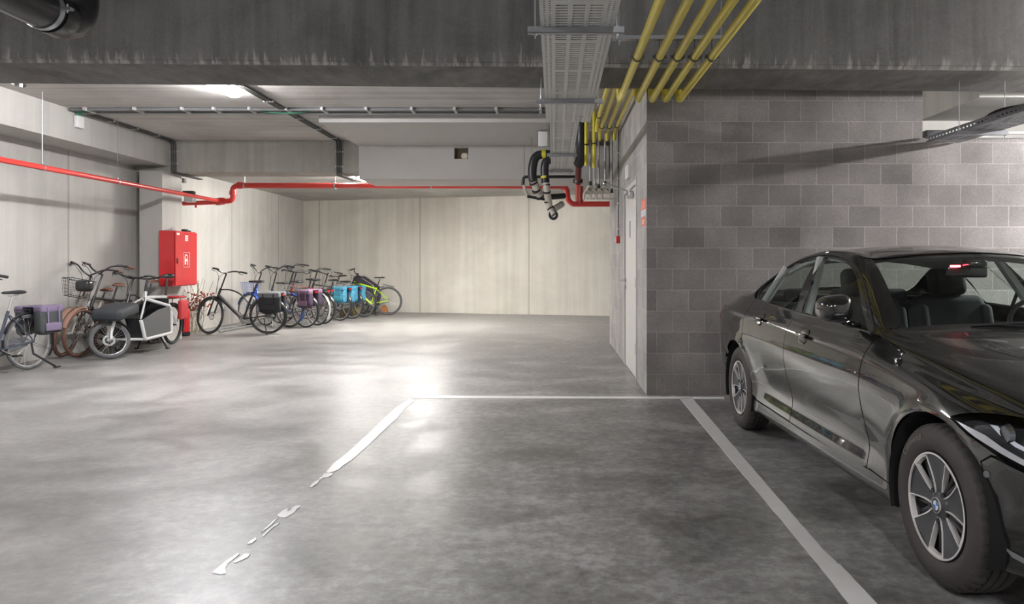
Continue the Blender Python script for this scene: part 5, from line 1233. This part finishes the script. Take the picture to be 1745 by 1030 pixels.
    # arch liners
    for a in AX:
        mb=MB(); vs=[];n=28
        for i in range(n+1):
            q=R(-20+220*i/n)
            for xx in(.895,.60): vs.append((sg*xx,a+(AR+.004)*math.cos(q),AZ+(AR+.004)*math.sin(q)))
        mb.add(vs,[(2*i,2*i+1,2*i+3,2*i+2) for i in range(n)]); 
        b=[(sg*.60,a,AZ)]+[(sg*.60,a+(AR+.004)*math.cos(R(-20+220*i/n)),AZ+(AR+.004)*math.sin(R(-20+220*i/n))) for i in range(n+1)]
        mb.add(b,[(0,i,i+1) for i in range(1,n+1)]); mb.build('wheel_arch_liner',m_gap,car)
# hood
hs=kB-.10
ho=[(t,hs) for t in np.linspace(.03,1.40,46)]+[(1.44,s) for s in np.linspace(hs,kR-.1,8)][1:]+[(1.42-.12*i/16,kR+(NS-kR)*i/16) for i in range(17)]+[(t,float(NS)) for t in np.linspace(1.29,.03,46)]+[(.028,s) for s in np.linspace(NS-.3,hs+.2,12)]
panel('hood',ho,[],m_paint,car,mirror_merge=True)
# grille / nose filler
mb=MB(); mb.rbox((0,.12,.48),(1.1,.18,.30),.05); mb.build('nose',m_gap,car)
mb=MB()
for s in(-1,1): mb.rbox((s*.17,.015,.62),(.27,.03,.20),.04)
mb.build('grille',m_trim,car)
# windshield
fl=lambda a,b,n,k:[(a[0]+(b[0]-a[0])*i/n,a[1]+(b[1]-a[1])*i/n) for i in range(n)]
def curv(t0s,t0c,n=16): # from rail to centre
    return [(t0s+(t0c-t0s)*(1-(1-i/n)**2),kR+.32+(NS-kR-.32)*i/n) for i in range(n+1)]
ws_o=curv(1.43,1.31)+curv(2.15,2.03)[::-1]
ws_h=curv(1.46,1.335)+curv(2.10,1.985)[::-1]
def shr(pl,dt0,ds0): return pl
ws_in=[(t,max(s,kR+.62)) for t,s in curv(1.455,1.33)]+[(t,max(s,kR+.62)) for t,s in curv(2.115,1.995)][::-1]
# A pillar inner strip (black edge) and glass
aP=[(t,kR+.08) for t in np.linspace(1.42,2.16,26)]+[(t,kR+.52) for t in np.linspace(2.12,1.46,26)]
for sg in(-1,1): panel('pillar_edge',aP,[],m_trim,car,side=sg,off=.002)
ws=[(1.45-.125*(1-(1-i/16)**2),kR+.50+(NS-kR-.50)*i/16) for i in range(17)]+[(2.125-.115*(1-(1-i/16)**2),kR+.50+(NS-kR-.50)*i/16) for i in range(17)][::-1]
wsb=[(2.075-.115*(1-(1-i/16)**2),kR+.50+(NS-kR-.50)*i/16) for i in range(17)]+[(2.125-.115*(1-(1-i/16)**2),kR+.50+(NS-kR-.50)*i/16) for i in range(17)][::-1]
panel('windshield',ws,[],m_glass,car,mirror_merge=True,off=.004)
panel('windshield_band',wsb,[],m_trim,car,mirror_merge=True,off=.0065)
cw=[(1.405-.12*(1-(1-i/16)**2),kR-.1+(NS-kR+.1)*i/16) for i in range(17)]+[(1.47-.125*(1-(1-i/16)**2),kR-.1+(NS-kR+.1)*i/16) for i in range(17)][::-1]
panel('cowl',cw,[],m_gap,car,mirror_merge=True,off=.012)
# roof
rf_=[(2.135-.11*(1-(1-i/16)**2),kR+.12+(NS-kR-.12)*i/16) for i in range(17)]+[(3.27+.06*(0),float(NS))]
rb=[(3.34-.05*(1-i/16)**0,kR+.12+(NS-kR-.12)*i/16) for i in range(17)]
roof=[(2.135-.11*(1-(1-i/16)**2),kR+.12+(NS-kR-.12)*i/16) for i in range(17)]+[(t,float(NS)) for t in np.linspace(2.10,3.30,30)]+[(3.33,s) for s in np.linspace(NS-.2,kR+.32,14)]+[(3.35,kR+.12)]+[(t,kR+.12) for t in np.linspace(3.30,2.18,28)]
panel('roof',roof,[],m_paint,car,mirror_merge=True)
# thin roof joint
mb=MB()
for sg in(-1,1): mb.tube([Vector((sg*surf(t,kR+.12).x,t,surf(t,kR+.12).z+.001)) for t in np.linspace(2.15,3.35,30)],.004,5)
mb.build('roof_moulding',m_trim,car)
# rear screen and boot lid
rs=[(3.34,s) for s in np.linspace(kR+.55,NS,20)]+[(t,float(NS)) for t in np.linspace(3.38,3.88,14)]+[(3.90+.03*i/16,NS-(NS-kR-.55)*i/16) for i in range(17)]
panel('rear_screen',rs,[],m_glass,car,mirror_merge=True,off=.003)
cp=[(t,kR+.12) for t in np.linspace(3.35,3.96,20)]+[(3.95,kR+.55)]+[(t,kR+.55) for t in np.linspace(3.93,3.345,20)]
panel('rear_pillar_skin',cp,[],m_paint,car,mirror_merge=True)
bl=[(t,kB-.03) for t in np.linspace(3.95,4.70,30)]+[(4.705,s) for s in np.linspace(kB+.2,NS,14)]+[(t,float(NS)) for t in np.linspace(4.69,3.92,30)]+[(3.93+.02*i/10,NS-(NS-kB)*i/10) for i in range(1,10)]
panel('boot_lid',bl,[],m_paint,car,mirror_merge=True)
# floor pan and bulkheads keep light out
mb=MB(); mb.bb(-.74,.74,.5,4.4,.17,.20); mb.bb(-.60,.60,.12,1.2,.20,.60); mb.bb(-.58,.58,4.0,4.6,.3,.9); mb.bb(-.74,.74,1.20,1.24,.2,.90); mb.bb(-.74,.74,3.86,3.90,.2,1.0)
mb.build('underbody',m_gap,car)
for sg in(-1,1): MB().bb(sg*.80,sg*.83,1.28,3.20,.22,.90).build('door_card',m_int,car)
# interior
mb=MB(); mb.rbox((0,1.50,.86),(1.46,.50,.22),.07); mb.rbox((0,1.45,.94),(1.3,.35,.08),.04); mb.build('dashboard',m_int,car)
def seat(x,t,rec=12,hz=1.16,nm='seat'):
    mb=MB(); ro=Matrix.Rotation(R(-rec),3,'X'); mb.rbox((x,t-.22,.50),(.50,.52,.16),.06); mb.rbox((x,t+.02,.80),(.50,.14,.60),.065,ro); 
    for s in(-1,1): mb.rbox((x+s*.22,t,.78),(.09,.17,.50),.04,ro)
    so=mb.build(nm,m_int,car); mb=MB(); mb.rbox((x,t+.09,hz),(.25,.11,.19),.045,ro)
    for s in(-1,1): mb.tube([(x+s*.05,t+.07,hz-.15),(x+s*.05,t+.09,hz)],.006,6)
    mb.build('headrest',m_int,so)
seat(-.33,2.62-.0,14,1.185); seat(.36,2.80,14,1.185)
# front passenger is on the seen side (-x)
mb=MB(); mb.rbox((0,3.36,.55),(1.30,.50,.18),.06); mb.rbox((0,3.62,.76),(1.30,.16,.50),.06,Matrix.Rotation(R(-20),3,'X')); so=mb.build('rear_bench',m_int,car)
for x in(-.38,0,.38): MB().rbox((x,3.72,1.045),(.24,.09,.13),.04).build('headrest',m_int,so)
mb=MB(); mb.tube(arc((.36,1.92,.93),.185,0,360,32,(1,0,0),Vector((0,.42,.91)))[:-1],.014,8,closed=True)
for a in(200,340,90): mb.tube([(.36,1.90,.93),Vector((.36,1.92,.93))+Vector((1,0,0))*math.cos(R(a))*.18+Vector((0,.42,.91))*math.sin(R(a))*.18],.012,6)
mb.ell((.36,1.90,.93),(.07,.03,.06)); mb.build('steering_wheel',mat('black leather wheel',(.02,.02,.02),.4),car)
mb=MB(); mb.rbox((0,2.05,1.265),(.24,.03,.07),.014); mb.rbox((0,1.98,1.31),(.10,.12,.05),.02); mb.tube([(0,2.03,1.28),(0,2.0,1.33)],.012,6); mb.build('interior_mirror',m_trim,car)
mb=MB(); 
# headliner: follows roof 3 cm inside
vs=[];tt=np.linspace(2.10,3.36,16)
for t in tt:
    for j in range(13):
        s=kR+.10+(NS-kR-.10)*min(j,12-j)/6; p=surf(t,s,.030); vs.append((p.x*(1 if j<6 else -1),p.y,p.z))
mb.add(vs,[(i*13+j,i*13+j+1,(i+1)*13+j+1,(i+1)*13+j) for i in range(15) for j in range(12)]); mb.build('headliner',m_intl,car)
mb=MB()
for sg in(-1,1):
    for a,b,s0 in(((1.50,2.13),None,0),):
        pts=[surf(t,kR-.10,.035) for t in np.linspace(1.50,2.12,10)]; mb.tube([(p.x*sg,p.y,p.z) for p in pts],.022,8)
    mb.tube([(sg*.755,2.535,.98),(sg*.60,2.70,1.345)],.030,8); mb.tube([(sg*.76,3.42,1.0),(sg*.60,3.36,1.28)],.03,8)
    pts=[surf(t,kR-.05,.04) for t in np.linspace(2.12,3.4,14)]; mb.tube([(p.x*sg,p.y,p.z) for p in pts],.020,8)
mb.build('pillar_lining',m_intl,car)
mb=MB()
for sg in (-1,1): mb.tube([(sg*.70,2.60,1.20),(sg*.66,2.68,.95),(sg*.60,2.6,.62)],.012,5)
mb.build('seat_belt',m_int,car)
mb=MB(); mb.rbox((-.085,2.02,1.297),(.06,.012,.012),.004); mb.build('warning_light',emis('small red warning light',(1,.05,.08),6),car)
# wiper
mb=MB(); mb.tube([surf(1.40-.0,kR+1.0+.0).xyz*1 if False else (-.40,1.345,1.012),(-.05,1.325,1.032),(.10,1.32,1.035)],.006,6); mb.tube([(.25,1.33,1.03),(.62,1.395,1.015)],.006,6); mb.build('wiper',m_black,car)
# number plate zone / badge on the hood nose is out of view; wheels:
def carwheel(sg,tc,name='wheel'):
    c=Vector((sg*.0,tc,.327)); xo=.902; w=.205; rt=.327; rr=.212
    root=None
    ax=lambda d:sg*(xo-d)   # depth d inward from the outer face
    nseg=168
    prof=[(rr,.045),(rr+.004,.022),(rr+.02,.010),(rr+.048,.004),(rt-.042,.010),(rt-.020,.018),(rt-.008,.028)]
    tread=[(rt-.002,.036),(rt,.050),(rt,.064),(rt-.009,.065),(rt-.009,.072),(rt,.073),(rt,.098),(rt-.009,.099),(rt-.009,.107),(rt,.108),(rt,.132),(rt-.009,.133),(rt-.009,.140),(rt,.141),(rt,.165),(rt-.008,.18),(rt-.03,.20),(rr,.205)]
    prof=prof+tread
    def fn(j,k,rad,axx):
        if k in(6,7,8,9) and j%4==0: rad-=.007
        return rad,axx
    mb=MB(); mb.lathe([(r_,ax(d)) for r_,d in prof],c,'x',nseg,fn=fn)
    tire=mb.build('tyre',m_tire,None,angle=30)
    mb=MB(); mb.lathe([(rr+.002,ax(.022)),(rr+.001,ax(.016)),(rr-.007,ax(.018)),(rr-.012,ax(.032)),(rr-.014,ax(.10)),(rr-.03,ax(.18))],c,'x',72); whl=mb.build('wheel',m_wdark,car); tire.parent=whl
    mb=MB(); mb.lathe([(rr-.001,ax(.014)),(rr-.008,ax(.013)),(rr-.009,ax(.020))],c,'x',72); mb.build('rim_edge',m_wsil,whl)
    # 5 grey plates between 5 openings centred at -90+72k
    def pt(r,a,d): return Vector((ax(d),tc-sg*0+r*math.cos(R(a)),.327+r*math.sin(R(a))))
    gp_=MB(); ed=MB(); sp=MB()
    def half(r): # half angle of an opening as a function of radius
        return Mono([(.045,4),(.07,14),(.10,16.5),(.15,15.5),(.205,14.5)])(r)
    def curve(k,sd,r): 
        a0=-90+72*k; 
        return a0+sd*(half(r))
    rs_=[.050,.065,.085,.105,.13,.155,.18,.203]
    dp=lambda r:.014+.012*(1-((r-.045)/.16))**1.0*0+.016*math.cos(min(1,(r/.2))*math.pi/2)
    dpl=lambda r:dp(r)+.006
    for k in range(5):
        # plate between opening k and k+1
        vs=[];n=8
        for r_ in rs_:
            a=-90+72*k+half(r_);b=-90+72*(k+1)-half(r_)
            for i in range(n+1): vs.append(pt(r_,a+(b-a)*i/n,dpl(r_)+.004*math.sin(math.pi*i/n)))
        for r_ in rs_:
            a=-90+72*k+half(r_);b=-90+72*(k+1)-half(r_)
            for i in range(n+1): vs.append(pt(r_,a+(b-a)*i/n,dpl(r_)+.020))
        m1=len(rs_)*(n+1); fs=[(i*(n+1)+j,i*(n+1)+j+1,(i+1)*(n+1)+j+1,(i+1)*(n+1)+j) for i in range(len(rs_)-1) for j in range(n)]
        fs+=[tuple(m1+q for q in f) for f in fs]
        for i in range(len(rs_)-1):
            for j in(0,n): fs.append((i*(n+1)+j,(i+1)*(n+1)+j,m1+(i+1)*(n+1)+j,m1+i*(n+1)+j))
        gp_.add(vs,fs)
        for sd in(-1,1):
            pts=[pt(r_,-90+72*k+sd*(half(r_)+.0),dp(r_)+.002) for r_ in rs_]
            vs=[];
            for i,(r_,p) in enumerate(zip(rs_,pts)):
                wdt=.0022+.0012*(1-r_/.2)
                a=-90+72*k+sd*half(r_); tdir=Vector((0,-math.sin(R(a)),math.cos(R(a))))
                for q,dd in((-1,.0),(1,.0),(1,.022),(-1,.022)): vs.append(p+tdir*wdt*q+Vector((-sg*dd,0,0)))
            ed.add(vs,[(i*4+j,i*4+(j+1)%4,(i+1)*4+(j+1)%4,(i+1)*4+j) for i in range(len(rs_)-1) for j in range(4)])
        # thick outer arc on the opening
        vs=[];n2=6
        for i in range(n2+1):
            a=-90+72*k+(-14.5+29*i/n2)
            for r_,d in((.204,.014),(.195,.016),(.193,.035)): vs.append(pt(r_,a,d))
        ed.add(vs,[(i*3+j,i*3+j+1,i*3+j+4,i*3+j+3) for i in range(n2) for j in range(2)])
        # recessed spoke behind the opening
        a=-90+72*k; 
        for s2 in(-7,7): sp.tube([pt(.05,a+s2,.045),pt(.12,a+s2*.8,.050),pt(.205,a+s2*1.1,.06)],[.014,.010,.012],8)
        b=pt(.062,a,.03); MB().cyl(b,b+Vector((sg*.006,0,0)),.011,seg=6).build('wheel_bolt',m_wdark,whl)
    gp_.build('wheel_plate',m_wgrey,whl); ed.build('spoke_edge',m_wsil,whl); sp.build('inner_spoke',m_wdark,whl)
    mb=MB(); mb.lathe([(.0,ax(.026)),(.030,ax(.026)),(.034,ax(.028)),(.055,ax(.034)),(.06,ax(.05)),(.06,ax(.09))],c,'x',32); mb.build('hub',m_wgrey,whl)
    # round badge: black ring with blue and white quarters
    mb=MB(); mb.lathe([(.019,ax(.020)),(.0195,ax(.018)),(.029,ax(.018)),(.031,ax(.024))],c,'x',32); bd=mb.build('hub_badge',mat('black badge ring',(.02,.02,.02),.3),whl)
    mb=MB(); mb.lathe([(.029,ax(.0178)),(.031,ax(.0178)),(.031,ax(.024))],c,'x',32); mb.lathe([(.0185,ax(.0176)),(.0198,ax(.0176)),(.0198,ax(.02))],c,'x',32); mb.build('badge_rim',m_wsil,bd)
    for q,cl in enumerate(((.8,.8,.82),(.03,.16,.50),(.8,.8,.82),(.03,.16,.50))):
        vs=[pt(0,0,.0185)]+[pt(.0185,90*q+22*0+i*15,.0185) for i in range(7)]
        mb=MB(); mb.add(vs,[(0,i,i+1) for i in range(1,7)]); mb.build('badge_quarter',mat('badge white' if q%2==0 else 'badge blue',cl,.3,0,.03),bd,smooth=False)
    mb=MB(); mb.lathe([(.04,ax(.12)),(.155,ax(.12)),(.155,ax(.14)),(.04,ax(.14))],c,'x',40,closed=True); mb.build('brake_disc',mat('brake disc steel',(.22,.21,.20),.4,.8),whl)
    return whl
W=[carwheel(sg,tc) for sg in(-1,1) for tc in AX]
# raised lettering on the sidewall of the seen front tyre
try:
    cu=bpy.data.curves.new('txt','FONT'); cu.body='Continental'; cu.size=.036; cu.extrude=.0008
    to=bpy.data.objects.new('txt',cu); COL.objects.link(to); dg=bpy.context.evaluated_depsgraph_get(); me0=bpy.data.meshes.new_from_object(to.evaluated_get(dg)); bpy.data.objects.remove(to)
    wd=max(v.co.x for v in me0.vertices); r0=.262; 
    for v in me0.vertices:
        # seen from outside (-x side): right on picture is -y ; text runs clockwise around the top left
        a=R(146)-(v.co.x/r0); rr_=r0+v.co.y; z_=v.co.z
        v.co=(-(.902-.0035)-z_,.79-rr_*math.cos(a)*1,.327+rr_*math.sin(a))
    me0.materials.clear(); me0.materials.append(mat('tyre lettering',(.15,.13,.12),.7)); lo_=bpy.data.objects.new('tyre_lettering',me0); COL.objects.link(lo_); lo_.parent=W[0]
except Exception as ex_: print('text failed',ex_)
# ================================================================ CAMERA / WORLD
cam=bpy.data.cameras.new('camera'); co=bpy.data.objects.new('camera',cam); COL.objects.link(co)
co.location=(0,0,H); co.rotation_euler=(R(90),0,0)
cam.sensor_fit='HORIZONTAL'; cam.sensor_width=36; cam.lens=36*F/1745
cam.shift_x=-(VX-872.5)/1745; cam.shift_y=-(515-VY)/1745
cam.clip_start=.05; cam.clip_end=100
bpy.context.scene.camera=co
w=bpy.data.worlds.new('world'); bpy.context.scene.world=w; w.use_nodes=True
w.node_tree.nodes['Background'].inputs[0].default_value=(.8,.85,.9,1); w.node_tree.nodes['Background'].inputs[1].default_value=.25
vs=bpy.context.scene.view_settings; vs.view_transform='Standard'; vs.look='None'; vs.gamma=1; vs.use_curve_mapping=False; vs.exposure=2.5
